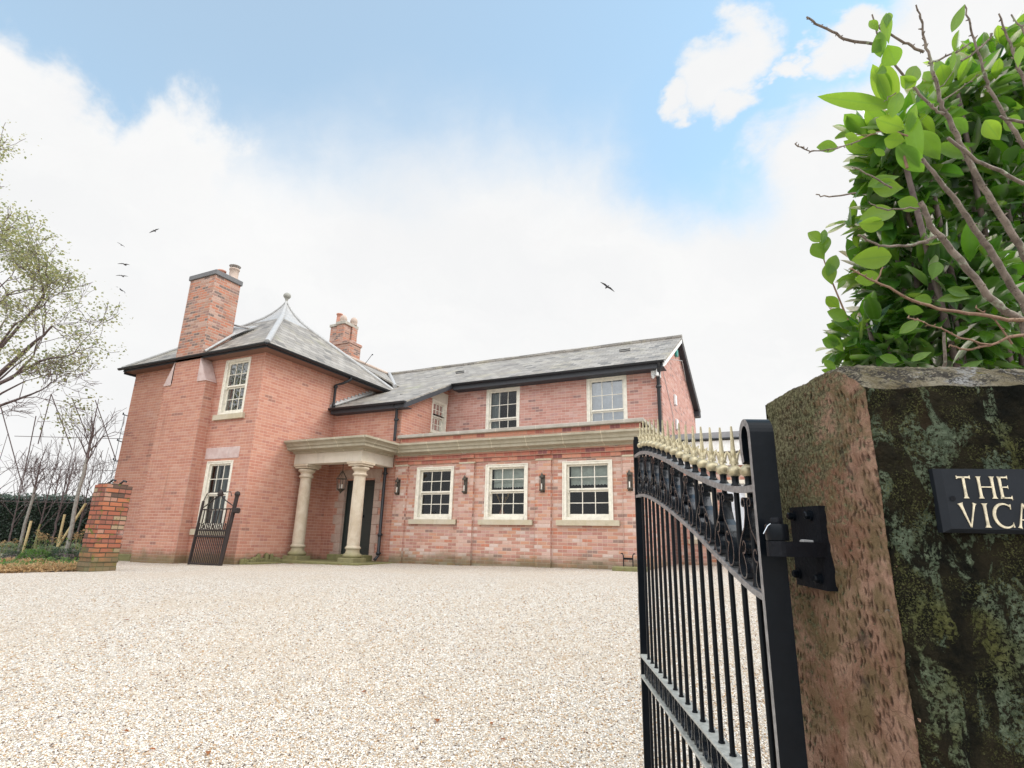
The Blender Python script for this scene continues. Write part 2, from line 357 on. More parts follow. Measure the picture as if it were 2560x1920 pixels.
def leaf_mat(name, top, under, trans, rough=.35, gloss=.35, var=.35):
    m, t, out = new_mat(name); ob = coords(t)
    att = t.n.new('ShaderNodeAttribute'); att.attribute_name = 'leafrand'
    r = att.outputs['Fac']
    c = t.mix(r, top, under)
    c = t.mix(.25, c, t.ramp(t.noise(ob, 30, 3), [(.3, .6), (.7, 1.0)]), 'MULTIPLY')
    rb_ = t.n.new('ShaderNodeAttribute'); rb_.attribute_name = 'rib'; rm_ = t.range(rb_.outputs['Fac'], .86, .97)
    side_ = t.noise(ob, 70, 3, .6); c = t.mix(t.math('MULTIPLY', t.range(side_, .5, .75), .35), c, tuple(min(1, x*1.8) for x in under))
    c = t.mix(t.math('MULTIPLY', rm_, .45), c, tuple(min(1, x*2.2+.015) for x in under))
    df = t.n.new('ShaderNodeBsdfDiffuse'); t.put(df.inputs[0], c)
    tl = t.n.new('ShaderNodeBsdfTranslucent'); t.put(tl.inputs[0], t.mix(t.math('MULTIPLY', rm_, .5), t.mix(r, tuple(x*.8 for x in trans), (min(1, trans[0]*1.5), min(1, trans[1]*1.15), trans[2])), tuple(x*.5 for x in trans)))
    a = t.n.new('ShaderNodeAddShader'); mx0 = t.n.new('ShaderNodeMixShader'); mx0.inputs[0].default_value = .55
    t.l.new(df.outputs[0], mx0.inputs[1]); t.l.new(tl.outputs[0], mx0.inputs[2])
    gl = t.n.new('ShaderNodeBsdfGlossy'); gl.inputs['Roughness'].default_value = rough; gl.inputs[0].default_value = (1, 1, 1, 1)
    fr = t.n.new('ShaderNodeFresnel'); fr.inputs[0].default_value = 1.45
    mx = t.n.new('ShaderNodeMixShader'); t.put(mx.inputs[0], t.math('MULTIPLY', fr.outputs[0], gloss*2))
    t.l.new(mx0.outputs[0], mx.inputs[1]); t.l.new(gl.outputs[0], mx.inputs[2]); t.l.new(mx.outputs[0], out.inputs[0])
    return m
leaf_mat('laurel_leaf', (.014, .055, .014), (.055, .15, .02), (.13, .38, .02), .32, .30)
leaf_mat('young_leaf', (.05, .13, .018), (.11, .21, .03), (.28, .56, .045), .32, .30)
leaf_mat('tree_leaf', (.15, .20, .09), (.30, .30, .15), (.36, .43, .20), .6, .1)
leaf_mat('hedge_leaf', (.018, .040, .022), (.035, .075, .04), (.05, .13, .05), .4, .4)
leaf_mat('box_leaf', (.05, .11, .03), (.10, .20, .05), (.15, .35, .06), .45, .2)
leaf_mat('dry_grass', (.42, .24, .11), (.62, .48, .26), (.5, .38, .2), .6, .1)
leaf_mat('sage_leaf', (.20, .28, .18), (.36, .42, .30), (.25, .35, .2), .6, .1)
leaf_mat('fallen_leaf', (.25, .08, .03), (.40, .16, .05), (.3, .12, .04), .6, .1)
def bark_mat(name, a, b, spots=False):
    m, t, out = new_mat(name); ob = coords(t); n = t.noise(ob, 22, 5, .7, .6); c = t.mix(t.range(n, .3, .7), a, b)
    if spots:
        v = t.vor(t.scale(ob, (1, 1, 1)), 110); sp = t.range(t.math('ADD', v.outputs['Distance'], t.math('MULTIPLY', t.noise(ob, 30, 3), .5)), .36, .46)
        c = t.mix(sp, (.05, .032, .028), c); c = t.mix(t.range(t.noise(t.vmath('ADD', ob, (4, 4, 1)), 12, 5, .7), .58, .66), c, (.30, .32, .24))
    principled(t, out, c, .75, t.bump(n, .6, .006), .3)
bark_mat('bark_cherry', (.095, .075, .06), (.25, .205, .17), True); bark_mat('bark_grey', (.20, .18, .16), (.36, .34, .30)); bark_mat('bark_dark', (.10, .07, .075), (.19, .15, .14))
bark_mat('bark_mossy', (.22, .20, .08), (.36, .33, .16)); bark_mat('stake_wood', (.55, .42, .20), (.68, .56, .32)); bark_mat('twig_red', (.17, .10, .07), (.28, .18, .12))
def gravel_mat():
    m, t, out = new_mat('gravel'); ob = coords(t)
    v = t.vor(ob, 62); v2 = t.vor(ob, 62, 'DISTANCE_TO_EDGE'); w = t.vor(t.vmath('ADD', ob, (3.1, 1.7, 0)), 26)
    sepc = t.n.new('ShaderNodeSeparateColor'); t.l.new(v.outputs['Color'], sepc.inputs[0])
    c = t.ramp(sepc.outputs[0], [(0, (.60, .53, .45)), (.18, (.72, .67, .60)), (.38, (.80, .765, .71)), (.6, (.64, .55, .44)), (.70, (.84, .82, .77)), (.82, (.50, .33, .18)), (.92, (.42, .40, .38)), (.97, (.15, .11, .085))], 'CONSTANT')
    c = t.mix(t.range(v2.outputs['Distance'], .0, .09, 1, 0), c, (.36, .27, .18))
    big = t.noise(ob, .5, 5, .6, .3); c = t.mix(t.math('MULTIPLY', t.range(big, .4, .7), .4), c, (.60, .49, .37))
    leafy = t.noise(ob, 3.1, 4, .6); c = t.mix(t.math('MULTIPLY', t.range(leafy, .68, .78), .35), c, (.40, .29, .18))
    h = t.math('ADD', t.range(v2.outputs['Distance'], 0, .3), t.math('MULTIPLY', sepc.outputs[1], .8))
    principled(t, out, c, .8, t.bump(h, .8, .012), .3)
gravel_mat()
def stonevar_mat():
    m, t, out = new_mat('loose_gravel')
    oi = t.n.new('ShaderNodeObjectInfo'); at = t.n.new('ShaderNodeAttribute'); at.attribute_name = 'pebble'; at.attribute_type = 'INSTANCER'
    c = t.ramp(oi.outputs['Random'], [(0, (.64, .56, .46)), (.2, (.76, .70, .61)), (.38, (.85, .81, .75)), (.56, (.66, .56, .44)), (.70, (.88, .86, .82)), (.80, (.50, .33, .18)), (.90, (.44, .42, .40)), (.955, (.15, .105, .08))], 'CONSTANT')
    c = t.mix(.3, c, t.ramp(t.noise(coords(t), 3, 4), [(.3, .7), (.7, 1.0)]), 'MULTIPLY')
    principled(t, out, c, .7, None, .35)
stonevar_mat()
def soil_mat():
    m, t, out = new_mat('soil'); ob = coords(t); n = t.noise(ob, 9, 6, .7); principled(t, out, t.mix(n, (.07, .045, .03), (.20, .14, .09)), .95, t.bump(n, .8, .04), .1)
    m, t, out = new_mat('lawn'); ob = coords(t); n = t.noise(ob, 4, 6, .7); principled(t, out, t.mix(n, (.06, .10, .03), (.2, .22, .08)), .95, t.bump(n, .8, .04), .1)
soil_mat()
def sandstone_mat():
    # hand-tooled red sandstone gate pier with algae, moss and lichen
    m, t, out = new_mat('pier_side_stone'); uv = uvnode(t); ob = coords(t)
    def tool(scale_u, scale_v):
        sp = t.n.new('ShaderNodeMapping'); t.l.new(uv, sp.inputs[0]); sp.inputs[3].default_value = (scale_u, scale_v, 1)
        v = t.vor(sp.outputs[0], 1.0, 'F1', .75); return v.outputs['Distance']
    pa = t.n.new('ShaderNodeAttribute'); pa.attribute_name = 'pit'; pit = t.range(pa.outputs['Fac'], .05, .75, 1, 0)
    grain = t.noise(ob, 420, 3, .75); g2 = t.noise(ob, 130, 4, .75)
    n = t.noise(ob, 6, 7, .7, .7); c = t.mix(t.range(n, .35, .65), (.40, .215, .14), (.70, .44, .32))
    n2 = t.noise(t.vmath('ADD', ob, (5, 2, 9)), 8, 6, .7, .6); c = t.mix(t.math('MULTIPLY', t.range(n2, .40, .60), .9), c, (.30, .22, .115))
    dk = t.noise(t.vmath('ADD', ob, (1, 8, 2)), 6, 6, .75, .4); c = t.mix(t.math('MULTIPLY', t.range(dk, .54, .68), .7), c, (.085, .065, .06))
    sp = t.n.new('ShaderNodeSeparateXYZ'); t.l.new(uv, sp.inputs[0])
    alg = t.math('ADD', t.math('MULTIPLY', sp.outputs[1], .85), t.math('MULTIPLY', t.noise(ob, 10, 7, .75, .6), 1.0))
    geo = t.n.new('ShaderNodeNewGeometry'); py = t.n.new('ShaderNodeSeparateXYZ'); t.l.new(geo.outputs['Position'], py.inputs[0])
    alg = t.math('ADD', alg, t.math('MULTIPLY', t.math('SUBTRACT', py.outputs[1], 1.6), 1.6))
    am = t.range(alg, .42, .78)
    ac = t.mix(t.range(g2, .38, .62), (.07, .075, .04), (.34, .345, .19))
    c = t.mix(t.math('MULTIPLY', am, .85), c, ac)
    c = t.mix(t.range(t.noise(t.vmath('ADD', ob, (9, 9, 1)), 18, 6, .75, .3), .66, .72), c, (.40, .41, .37))
    c = t.mix(t.math('MULTIPLY', t.math('SUBTRACT', 1, pit), .80), c, (.06, .038, .03))  # gouges darkened in colour for recess shade as well as dirt
    c = t.mix(.55, c, t.ramp(grain, [(.3, .5), (.7, 1.15 if False else 1.0)]), 'MULTIPLY')
    c = t.mix(.4, c, t.ramp(g2, [(.3, .5), (.65, 1.0)]), 'MULTIPLY')
    cr = t.vor(t.vmath('ADD', ob, t.noise(ob, 5, 3, .5, 0, out=1)), 3.2, 'DISTANCE_TO_EDGE'); ck = t.range(cr.outputs['Distance'], .0, .012, 1, 0)
    c = t.mix(t.math('MULTIPLY', ck, .5), c, (.05, .03, .025))
    h = t.math('ADD', t.math('MULTIPLY', pit, 1.0), t.math('ADD', t.math('MULTIPLY', grain, .28), t.math('ADD', t.math('MULTIPLY', n, .6), t.math('MULTIPLY', g2, .5))))
    principled(t, out, c, .95, t.bump(h, 1.0, .03), .12)
    m, t, out = new_mat('pier_front_stone'); ob = coords(t)
    n = t.noise(ob, 9, 7, .75, .6); c = t.mix(t.range(n, .35, .65), (.009, .010, .008), (.040, .034, .021))
    br = t.range(t.noise(t.vmath('ADD', ob, (3, 9, 4)), 3.5, 5, .65, .5), .55, .72); c = t.mix(t.math('MULTIPLY', br, .5), c, (.07, .045, .025))
    def crinkle(sc, lo, hi, off=0): return t.range(t.noise(t.vmath('ADD', ob, (off, off*.7, -off)), sc, 4, .75), lo, hi)
    o1 = t.noise(t.scale(ob, (1, 1, .5)), 17, 7, .66, .8); cl1 = t.range(o1, .50, .55)
    lm = t.math('MULTIPLY', cl1, crinkle(120, .44, .51)); hue = t.range(t.noise(t.vmath('ADD', ob, (2.3, 4.1, .6)), 4.5, 3), .50, .66)
    tone = crinkle(75, .3, .7, 2); lc = t.mix(hue, t.mix(tone, (.09, .125, .075), (.26, .32, .215)), t.mix(tone, (.085, .09, .03), (.21, .22, .085)))
    c = t.mix(t.math('MULTIPLY', lm, .95), c, lc)
    o2 = t.noise(t.vmath('ADD', ob, (7, 3, 1)), 6.5, 7, .7, .6); fz = t.math('MULTIPLY', t.range(o2, .45, .56), crinkle(260, .51, .58, 5)); c = t.mix(t.math('MULTIPLY', fz, .8), c, t.mix(tone, (.11, .12, .04), (.25, .26, .11)))
    w2 = t.vmath('SCALE', t.vmath('SUBTRACT', t.noise(ob, 38, 5, .75, 0, out=1), (.5, .5, .5))); w2.node.inputs[3].default_value = .075
    ro = t.vor(t.vmath('ADD', t.scale(ob, (1, 1, .7)), w2), 11.0); sr = t.n.new('ShaderNodeSeparateColor'); t.l.new(ro.outputs['Color'], sr.inputs[0])
    rm = t.math('MULTIPLY', t.range(t.math('ADD', ro.outputs['Distance'], t.math('MULTIPLY', sr.outputs[0], .4)), .27, .33, 1, 0), crinkle(150, .42, .50, 9))
    c = t.mix(t.math('MULTIPLY', rm, .9), c, t.mix(tone, (.12, .165, .105), (.28, .35, .24)))
    h = t.math('ADD', t.math('MULTIPLY', lm, 1.0), t.math('ADD', t.math('MULTIPLY', t.noise(ob, 140, 4, .8), 1.2), t.math('ADD', t.math('MULTIPLY', rm, .9), t.math('MULTIPLY', fz, .5))))
    principled(t, out, c, .97, t.bump(h, 1.0, .025), .08)
    m, t, out = new_mat('pier_top_stone'); ob = coords(t)
    n = t.noise(ob, 10, 7, .75, .7); c = t.mix(t.range(n, .38, .62), (.21, .175, .10), (.40, .36, .27))
    wl = t.range(t.noise(t.vmath('ADD', ob, (6, 1, 2)), 9, 6, .75, .4), .52, .60); c = t.mix(wl, c, (.47, .47, .46))
    v = t.vor(t.vmath('ADD', ob, (3, 3, 3)), 150); dk = t.math('MULTIPLY', t.range(t.noise(t.vmath('ADD', ob, (2, 2, 2)), 15, 7, .8, .5), .45, .55), t.range(v.outputs['Distance'], .25, .5))
    c = t.mix(t.math('MULTIPLY', dk, .92), c, (.055, .05, .045))
    yl = t.range(t.noise(t.vmath('ADD', ob, (8, 2, 5)), 17, 5, .7, .4), .62, .70); c = t.mix(t.math('MULTIPLY', yl, .6), c, (.28, .25, .06))
    principled(t, out, c, .95, t.bump(t.math('ADD', n, t.noise(ob, 160, 4, .8)), 1.0, .03), .12)
sandstone_mat()
# ------------------------------------------------------------------ terrain
def sstep(a, b, x): x = max(0, min(1, (x-a)/(b-a))); return x*x*(3-2*x)
def gz(x, y):
    s = -math.sin(YAW)*x+math.cos(YAW)*y
    pl = -.655+.0126*max(-40, min(20, x))+.0207*max(0, min(30, y))
    k = sstep(3.2, 9.5, s)
    und = .012*mnoise.noise(Vector((x*.6, y*.6, 0)))
    return -1.32*(1-k)+pl*k+und*min(1, max(0, s/4))
def ground_patch(name, xs, ys, mat, kind='structure', dz=0, inside=None):
    mb = MB(); vs = [(x, y, gz(x, y)+dz) for y in ys for x in xs]; nx = len(xs)
    fs = [(j*nx+i, j*nx+i+1, (j+1)*nx+i+1, (j+1)*nx+i) for j in range(len(ys)-1) for i in range(nx-1)]
    if inside: fs = [f for f in fs if inside(sum(vs[k][0] for k in f)/4, sum(vs[k][1] for k in f)/4)]
    mb.idx(vs, fs, True); o = mb.build(name, mat); tag(o, kind=kind); return o
def lin(a, b, n): return [a+(b-a)*i/n for i in range(n+1)]
xs = [-400, -150, -80, -50]+lin(-32, 12, 88)+[20, 40, 80, 150, 400]; ys = [-60, -20, -8]+lin(-3, 22, 60)+[30, 45, 80, 150, 400, 900]
ground_patch('gravel_drive', xs, ys, 'gravel')
# flower bed in front of the hedge, left of the house (its edge is a gentle line on the drive)
BA = onZ(-260, 1441, -.74); BB = onZ(218, 1427, -.665)
def bed_line(x, y):
    d = (BB-BA); return (x-BA.x)*(-d.y)+(y-BA.y)*d.x   # >0 : behind the edge
ground_patch('flower_bed', lin(-34, -11.9, 90), lin(BA.y-1, 16, 80), 'soil', dz=.014, inside=lambda x, y: bed_line(x, y) > .4 and x < -1.80*y+.15 and x < -11.9)
# ================================================================== THE HOUSE
GZ0 = -1.2
def wall_holes(mb, axis, plane, u0, u1, z0, z1, holes, depth=.16, sgn=1):
    """rectangular wall face on plane axis=plane with openings; reveals go inward (sgn = outward normal sign)"""
    us = sorted({u0, u1}|{h[0] for h in holes}|{h[1] for h in holes}); zs = sorted({z0, z1}|{h[2] for h in holes}|{h[3] for h in holes})
    P = (lambda u, z, d=0: (u, plane-sgn*d, z)) if axis == 'Y' else (lambda u, z, d=0: (plane-sgn*d, u, z))
    flip = (axis == 'Y' and sgn > 0) or (axis == 'X' and sgn < 0)
    def F(p):
        mb.face(p[::-1] if flip else p)
    for i in range(len(us)-1):
        for j in range(len(zs)-1):
            um = (us[i]+us[i+1])/2; zm = (zs[j]+zs[j+1])/2
            if any(h[0] < um < h[1] and h[2] < zm < h[3] for h in holes): continue
            F([P(us[i], zs[j]), P(us[i+1], zs[j]), P(us[i+1], zs[j+1]), P(us[i], zs[j+1])])
    for (a, b, c, d) in holes:
        F([P(a, c), P(a, d), P(a, d, depth), P(a, c, depth)]); F([P(b, d), P(b, c), P(b, c, depth), P(b, d, depth)])
        F([P(a, d), P(b, d), P(b, d, depth), P(a, d, depth)]); F([P(b, c), P(a, c), P(a, c, depth), P(b, c, depth)])
house = thing('brick_house', (-9, 12, -.5), 'red brick country house with grey slate roofs, stone columned porch and cream sash windows', 'house')
def window(axis, plane, a, b, c, d, sgn=-1, label=None, rows=(2, 2), cols=3, frame=.085, sill=None, pane='pane_glass', blind=0, curtain=None, fullblind=False, setback=.03, sillw=.12, reveal=1.1):
    """sash window in wall opening a..b x c..d.  Local: U along wall, W outward"""
    nrm = sgn
    if axis == 'Y': T = lambda u, w, z: Vector((u, plane+nrm*w, z))
    else: T = lambda u, w, z: Vector((plane+nrm*w, u, z))
    def bx(mb, u0, u1, w0, w1, z0, z1):
        p = T(u0, w0, z0); q = T(u1, w1, z1)
        mb.box((min(p.x, q.x), min(p.y, q.y), p.z), (max(p.x, q.x), max(p.y, q.y), q.z))
    f = MB(); w0, w1 = -.13, -setback+.028; fr = frame
    bx(f, a, a+fr, w0, w1, c, d); bx(f, b-fr, b, w0, w1, c, d); bx(f, a+fr, b-fr, w0, w1, d-fr*.8, d); bx(f, a+fr, b-fr, w0, w1+.02, c, c+.06)
    # moulded outer lip
    bx(f, a-.004, a+.022, w1, w1+.016, c, d+.004); bx(f, b-.022, b+.004, w1, w1+.016, c, d+.004); bx(f, a+.022, b-.022, w1, w1+.016, d-.022, d+.004)
    wn = f.build('window', 'cream_paint', house)
    if label: wn['label'] = label
    zi0, zi1 = c+.06, d-fr*.8; zm = zi0+(zi1-zi0)*(rows[1]/(rows[0]+rows[1])); ui0, ui1 = a+fr, b-fr
    def sash(z0, z1, wa, wb, n, name, botrail):
        s = MB(); st = .042
        bx(s, ui0, ui0+st, wa, wb, z0, z1); bx(s, ui1-st, ui1, wa, wb, z0, z1); bx(s, ui0+st, ui1-st, wa, wb, z0, z0+botrail); bx(s, ui0+st, ui1-st, wa, wb, z1-.038, z1)
        gz0, gz1 = z0+botrail, z1-.038; bar = .009
        for k in range(1, cols):
            u = ui0+st+(ui1-ui0-2*st)*k/cols; bx(s, u-bar, u+bar, wa+.012, wb-.004, gz0, gz1)
        for k in range(1, n):
            z = gz0+(gz1-gz0)*k/n
            for q in range(cols):
                x0 = ui0+st+(ui1-ui0-2*st)*q/cols+(bar if q else 0); x1 = ui0+st+(ui1-ui0-2*st)*(q+1)/cols-(bar if q < cols-1 else 0)
                bx(s, x0, x1, wa+.012, wb-.005, z-bar, z+bar)
        s.build(name, 'cream_paint', wn)
    sash(zi0, zm+.012, -.118, -.085, rows[1], 'sash', .075); sash(zm-.012+.026, zi1, -.08, -.045, rows[0], 'sash', .04)
    # sash horns
    for u in (ui0+.02, ui1-.02):
        h = MB(); bx(h, u-.014, u+.014, -.078, -.046, zm-.05, zm+.013); h.build('sash_horn', 'cream_paint', wn)
    g = MB(); g.face([T(ui0+.03, -.1, zi0+.04), T(ui1-.03, -.1, zi0+.04), T(ui1-.03, -.1, zm), T(ui0+.03, -.1, zm)][::(1 if (axis == 'Y') else -1)])
    g.face([T(ui0+.03, -.062, zm+.03), T(ui1-.03, -.062, zm+.03), T(ui1-.03, -.062, zi1-.03), T(ui0+.03, -.062, zi1-.03)][::(1 if (axis == 'Y') else -1)])
    g.build('pane', pane, wn)
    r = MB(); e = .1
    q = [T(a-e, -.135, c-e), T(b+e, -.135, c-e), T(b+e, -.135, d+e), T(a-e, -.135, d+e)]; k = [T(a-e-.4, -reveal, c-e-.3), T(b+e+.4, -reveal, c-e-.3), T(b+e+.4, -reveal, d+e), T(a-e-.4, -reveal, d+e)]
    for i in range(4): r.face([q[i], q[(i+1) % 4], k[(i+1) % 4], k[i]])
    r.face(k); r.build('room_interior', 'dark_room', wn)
    if blind:
        bl = MB(); n = 40; zt = zi1-.01; zb = zi1-blind
        for i in range(n):
            u0_, u1_ = ui0+.045+(ui1-ui0-.09)*i/n, ui0+.045+(ui1-ui0-.09)*(i+1)/n
            s0 = .012*math.sin(i*1.9); s1 = .012*math.sin((i+1)*1.9)
            bl.face([T(u0_, -.17, zb-s0), T(u1_, -.17, zb-s1), T(u1_, -.16, zt), T(u0_, -.16, zt)])
            bl.face([T(u0_, -.185, zb+.06-s0), T(u1_, -.185, zb+.06-s1), T(u1_, -.15, zb+.14), T(u0_, -.15, zb+.14)])
        bl.build('blind', 'blind_white', wn)
    if fullblind:
        bl = MB(); bl.face([T(ui0, -.17, zi0), T(ui1, -.17, zi0), T(ui1, -.17, zi1), T(ui0, -.17, zi1)]); bl.build('blind', 'blind_pale', wn)
    if curtain:
        for (s0, s1) in curtain:
            cu = MB(); n = 14; us = [a+fr+(b-a-2*fr)*(s0+(s1-s0)*i/n) for i in range(n+1)]
            for i in range(n):
                w_ = lambda i: -.2+.03*math.sin(i*2.1)
                cu.face([T(us[i], w_(i), c), T(us[i+1], w_(i+1), c), T(us[i+1], w_(i+1), d), T(us[i], w_(i), d)], True)
            cu.build('curtain', 'curtain', wn)
    if sill:
        s = MB(); over, t0 = sill
        p = T(a-over, -.03, c-t0-sill_gap); q2 = T(b+over, .075, c-sill_gap)
        s.box((min(p.x, q2.x), min(p.y, q2.y), p.z), (max(p.x, q2.x), max(p.y, q2.y), q2.z)); s.build('sill', 'stone_sill', wn, bevel=.008)
    return wn
sill_gap = .0
# ---- walls
XL, XR = -16.87, -11.58          # left block
YF = 9.4; YR = 12.0; YW = 14.27  # fronts of left block, orangery, wing
WT = 4.56
w = MB(); wall_holes(w, 'Y', YF, XL, XR, GZ0, WT, [(-13.0, -12.08, 2.97, 4.44), (-13.08, -12.14, .17, 1.80)], sgn=-1)
wall_holes(w, 'X', XR, YF, 15.0, GZ0, WT, [], sgn=1); wall_holes(w, 'X', XL, YF, 14.3, GZ0, WT, [], sgn=-1); w.face([(XR, 14.3, GZ0), (XL, 14.3, GZ0), (XL, 14.3, WT), (XR, 14.3, WT)])
o = w.build('wall', 'brick_old_orange', house); o['label'] = 'orange red brick walls of the tall projecting left block'
w = MB(); BL_, BR_ = -14.93, -13.27   # chimney breast with stone weatherings
w.face([(BL_, 9.1, GZ0), (BR_, 9.1, GZ0), (BR_, 9.1, 3.92), (BL_, 9.1, 3.92)])
w.face([(BR_, 9.1, GZ0), (BR_, YF, GZ0), (BR_, YF, 3.92), (BR_, 9.1, 3.92)]); w.face([(BL_, YF, GZ0), (BL_, 9.1, GZ0), (BL_, 9.1, 3.92), (BL_, YF, 3.92)])
SL_, SR_ = -14.65, -13.6
w.face([(SL_, 9.1, 3.92), (SR_, 9.1, 3.92), (SR_, 9.1, 4.56), (SL_, 9.1, 4.56)]); w.face([(SR_, 9.1, 3.92), (SR_, YF, 3.92), (SR_, YF, 4.56), (SR_, 9.1, 4.56)]); w.face([(SL_, YF, 3.92), (SL_, 9.1, 3.92), (SL_, 9.1, 4.56), (SL_, YF, 4.56)])
o = w.build('chimney_breast', 'brick_old_orange', house)
for s in (0, 1):
    w = MB(); (xo, xi) = ((BL_-.03, SL_), (BR_+.03, SR_))[s]
    A = [(xo, 9.075, 3.86), (xi, 9.075, 3.86), (xi, 9.075, 4.5)]; B_ = [(x, YF-.01, z) for (x, y, z) in A]
    w.face(A if s == 0 else A[::-1]); w.face(B_[::-1])
    w.face([A[0], A[2], B_[2], B_[0]]); w.face([A[1], A[0], B_[0], B_[1]]); w.build('weathering', 'stone_pink', house)
# lintel
w = MB(); w.bbox((-13.2, YF-.012, 1.86), (-11.98, YF+.1, 2.14), .004); w.build('lintel', 'stone_pink', house)
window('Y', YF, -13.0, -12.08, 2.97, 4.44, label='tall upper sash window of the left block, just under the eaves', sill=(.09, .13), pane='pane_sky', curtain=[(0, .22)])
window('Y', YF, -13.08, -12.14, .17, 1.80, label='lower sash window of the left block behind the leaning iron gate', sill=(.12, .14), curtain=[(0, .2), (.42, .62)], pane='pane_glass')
# recess wall over the porch and its return with the small window
w = MB(); UX = -9.21
wall_holes(w, 'Y', YR+.02, XR, UX, 2.2, 3.62, [], sgn=-1); wall_holes(w, 'Y', YR+.02, XR, -8.9, GZ0, 2.2, [(-10.92, -9.9, -.36, 1.56)], depth=.2, sgn=-1)
wall_holes(w, 'X', UX, YR+.02, YW, 2.2, 3.62, [(13.40, 14.18, 3.04, 3.62)], sgn=1)
wall_holes(w, 'X', UX, 13.2, YW, 3.62, 4.16, [(13.40, 14.18, 3.62, 4.04)], sgn=1); w.face([(UX, YR+.02, 3.62), (UX, 13.2, 3.62), (UX, 13.2, 4.16)]); w.face([(UX, 13.2, 4.16), (UX, YW, 4.16), (UX, YW, 4.66)])
o = w.build('wall', 'brick_old_orange', house); o['label'] = 'recessed brick wall behind and above the porch'
w = MB(); w.box((UX-.02, 13.3, 4.05), (UX+.022, 14.2, 4.34)); w.build('lintel', 'stone_frieze', house)
window('X', UX, 13.40, 14.18, 3.04, 4.04, sgn=1, label='small upper sash window on the side return above the porch', frame=.075, curtain=[(0, 1)], pane='pane_glass', reveal=.8)
w = MB(); w.box((UX-.02, 13.34, 2.97), (UX+.07, 14.22, 3.04)); w.build('sill', 'stone_sill', house)
# wing upper wall
w = MB(); X1 = -2.77
wall_holes(w, 'Y', YW, UX, X1, 1.5, 4.62, [(-7.88, -6.80, 2.55, 4.40), (-4.78, -3.68, 2.55, 4.41)], sgn=-1)
YB = 19.85; YRG = 16.85
w.face([(X1, YW, GZ0), (X1, YB, GZ0), (X1, YB, 4.56), (X1, YRG, 6.14), (X1, YW, 4.56)])
o = w.build('wall', 'brick_wing', house); o['label'] = 'mottled pink brick wall of the upper floor wing with its gable'
window('Y', YW, -7.88, -6.80, 2.55, 4.40, label='upper sash window in the middle of the wing with pale curtain at its left', curtain=[(.0, .3)], rows=(2, 2), pane='pane_glass')
window('Y', YW, -4.78, -3.68, 2.55, 4.41, label='upper sash window near the gable reflecting pale sky', rows=(2, 2), fullblind=True, pane='pane_sky')
# rubbed brick head over right upper window
# ---- orangery (ground floor front) with pilasters
OX0, OX1 = -9.18, -2.8; ZB = 1.88
HO = [(-8.55, -7.46, .54, 1.82), (-6.56, -5.46, .54, 1.82), (-4.60, -3.46, .54, 1.82)]
w = MB(); wall_holes(w, 'Y', YR, OX0, OX1, GZ0, 2.14, HO, sgn=-1); wall_holes(w, 'X', OX1, YR, YW, GZ0, 2.62, [], sgn=1)
for (a, b) in ((-9.2, -8.83), (-7.27, -6.87), (-5.23, -4.87), (-3.21, OX1+.045)):
    w.box((a, YR-.072, GZ0), (b, YR+.01, 1.86))
o = w.build('wall', 'brick_orangery', house); o['label'] = 'mottled reclaimed brick ground floor wall with four pilasters'
w = MB(); w.box((OX0-.02, YR-.03, 1.90), (OX1+.03, YR+.02, 1.985)); w.box((OX0-.02, YR-.06, 1.99), (OX1+.05, YR+.02, 2.075)); w.box((OX0-.02, YR-.085, 2.08), (OX1+.07, YR+.02, 2.15))
for (a, b) in ((-9.2, -8.83), (-7.27, -6.87), (-5.23, -4.87), (-3.21, OX1+.045)): w.box((a-.0, YR-.105, 1.995), (b+.0, YR-.061, 2.07))
w.build('brick_band', 'brick_band', house)
for (a, b) in ((-9.2, -8.83), (-7.27, -6.87), (-5.23, -4.87), (-3.21, OX1+.05)):
    w = MB(); w.bbox((a-.015, YR-.09, 1.862), (b+.015, YR+.01, 1.905), .004); w.build('pilaster_cap', 'stone_sill', house)
for x in (-8.75, -7.3, -3.5, -5.0):
    w = MB(); w.box((x, YR-.092, 2.095), (x+.2, YR-.08, 2.135)); w.build('air_brick', 'brick_chimney', house)
labs = ['leftmost ground floor sash window with dark panes', 'middle ground floor sash window with white blind and a pink vase inside', 'rightmost ground floor sash window with white blind half drawn']
for i, h in enumerate(HO):
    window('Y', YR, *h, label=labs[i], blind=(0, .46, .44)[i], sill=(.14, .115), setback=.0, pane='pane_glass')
# cornice profile swept around porch and orangery
def sweep_profile(name, path, prof, mat, parent, close_ends=True):
    """path: list of (x,y); prof: list of (offset outward, z). outward is to the right of travel"""
    mb = MB(); n = len(path); rows = []
    for i, p in enumerate(path):
        p = Vector(p); d0_ = (p-Vector(path[i-1])).normalized() if i > 0 else None; d1_ = (Vector(path[i+1])-p).normalized() if i < n-1 else None
        a = d0_ or d1_; b = d1_ or d0_; na = Vector((a.y, -a.x)); nb = Vector((b.y, -b.x)); m = (na+nb)
        m = m/(m.dot(na)) if m.length > 1e-6 else na
        rows.append([(p.x+m.x*o_, p.y+m.y*o_, z) for (o_, z) in prof])
    for i in range(n-1):
        for k in range(len(prof)-1):
            mb.face([rows[i][k], rows[i+1][k], rows[i+1][k+1], rows[i][k+1]])
        mb.face([rows[i][-1], rows[i+1][-1], rows[i+1][0], rows[i][0]])
    mb.face(rows[0][::-1]); mb.face(rows[-1])
    return mb.build(name, mat, parent)
PX, PY = -9.35, 10.76      # frieze corner
cp = [(.0, 2.12), (.05, 2.12), (.07, 2.14), (.075, 2.16), (.27, 2.185), (.285, 2.19), (.285, 2.25), (.30, 2.252), (.30, 2.262), (.325, 2.266), (.328, 2.285), (.34, 2.31), (.365, 2.332), (.385, 2.342), (.385, 2.352), (.425, 2.358), (.425, 2.408), (-.02, 2.425)]
cp = [(max(o_-.0, o_), z) for o_, z in cp]
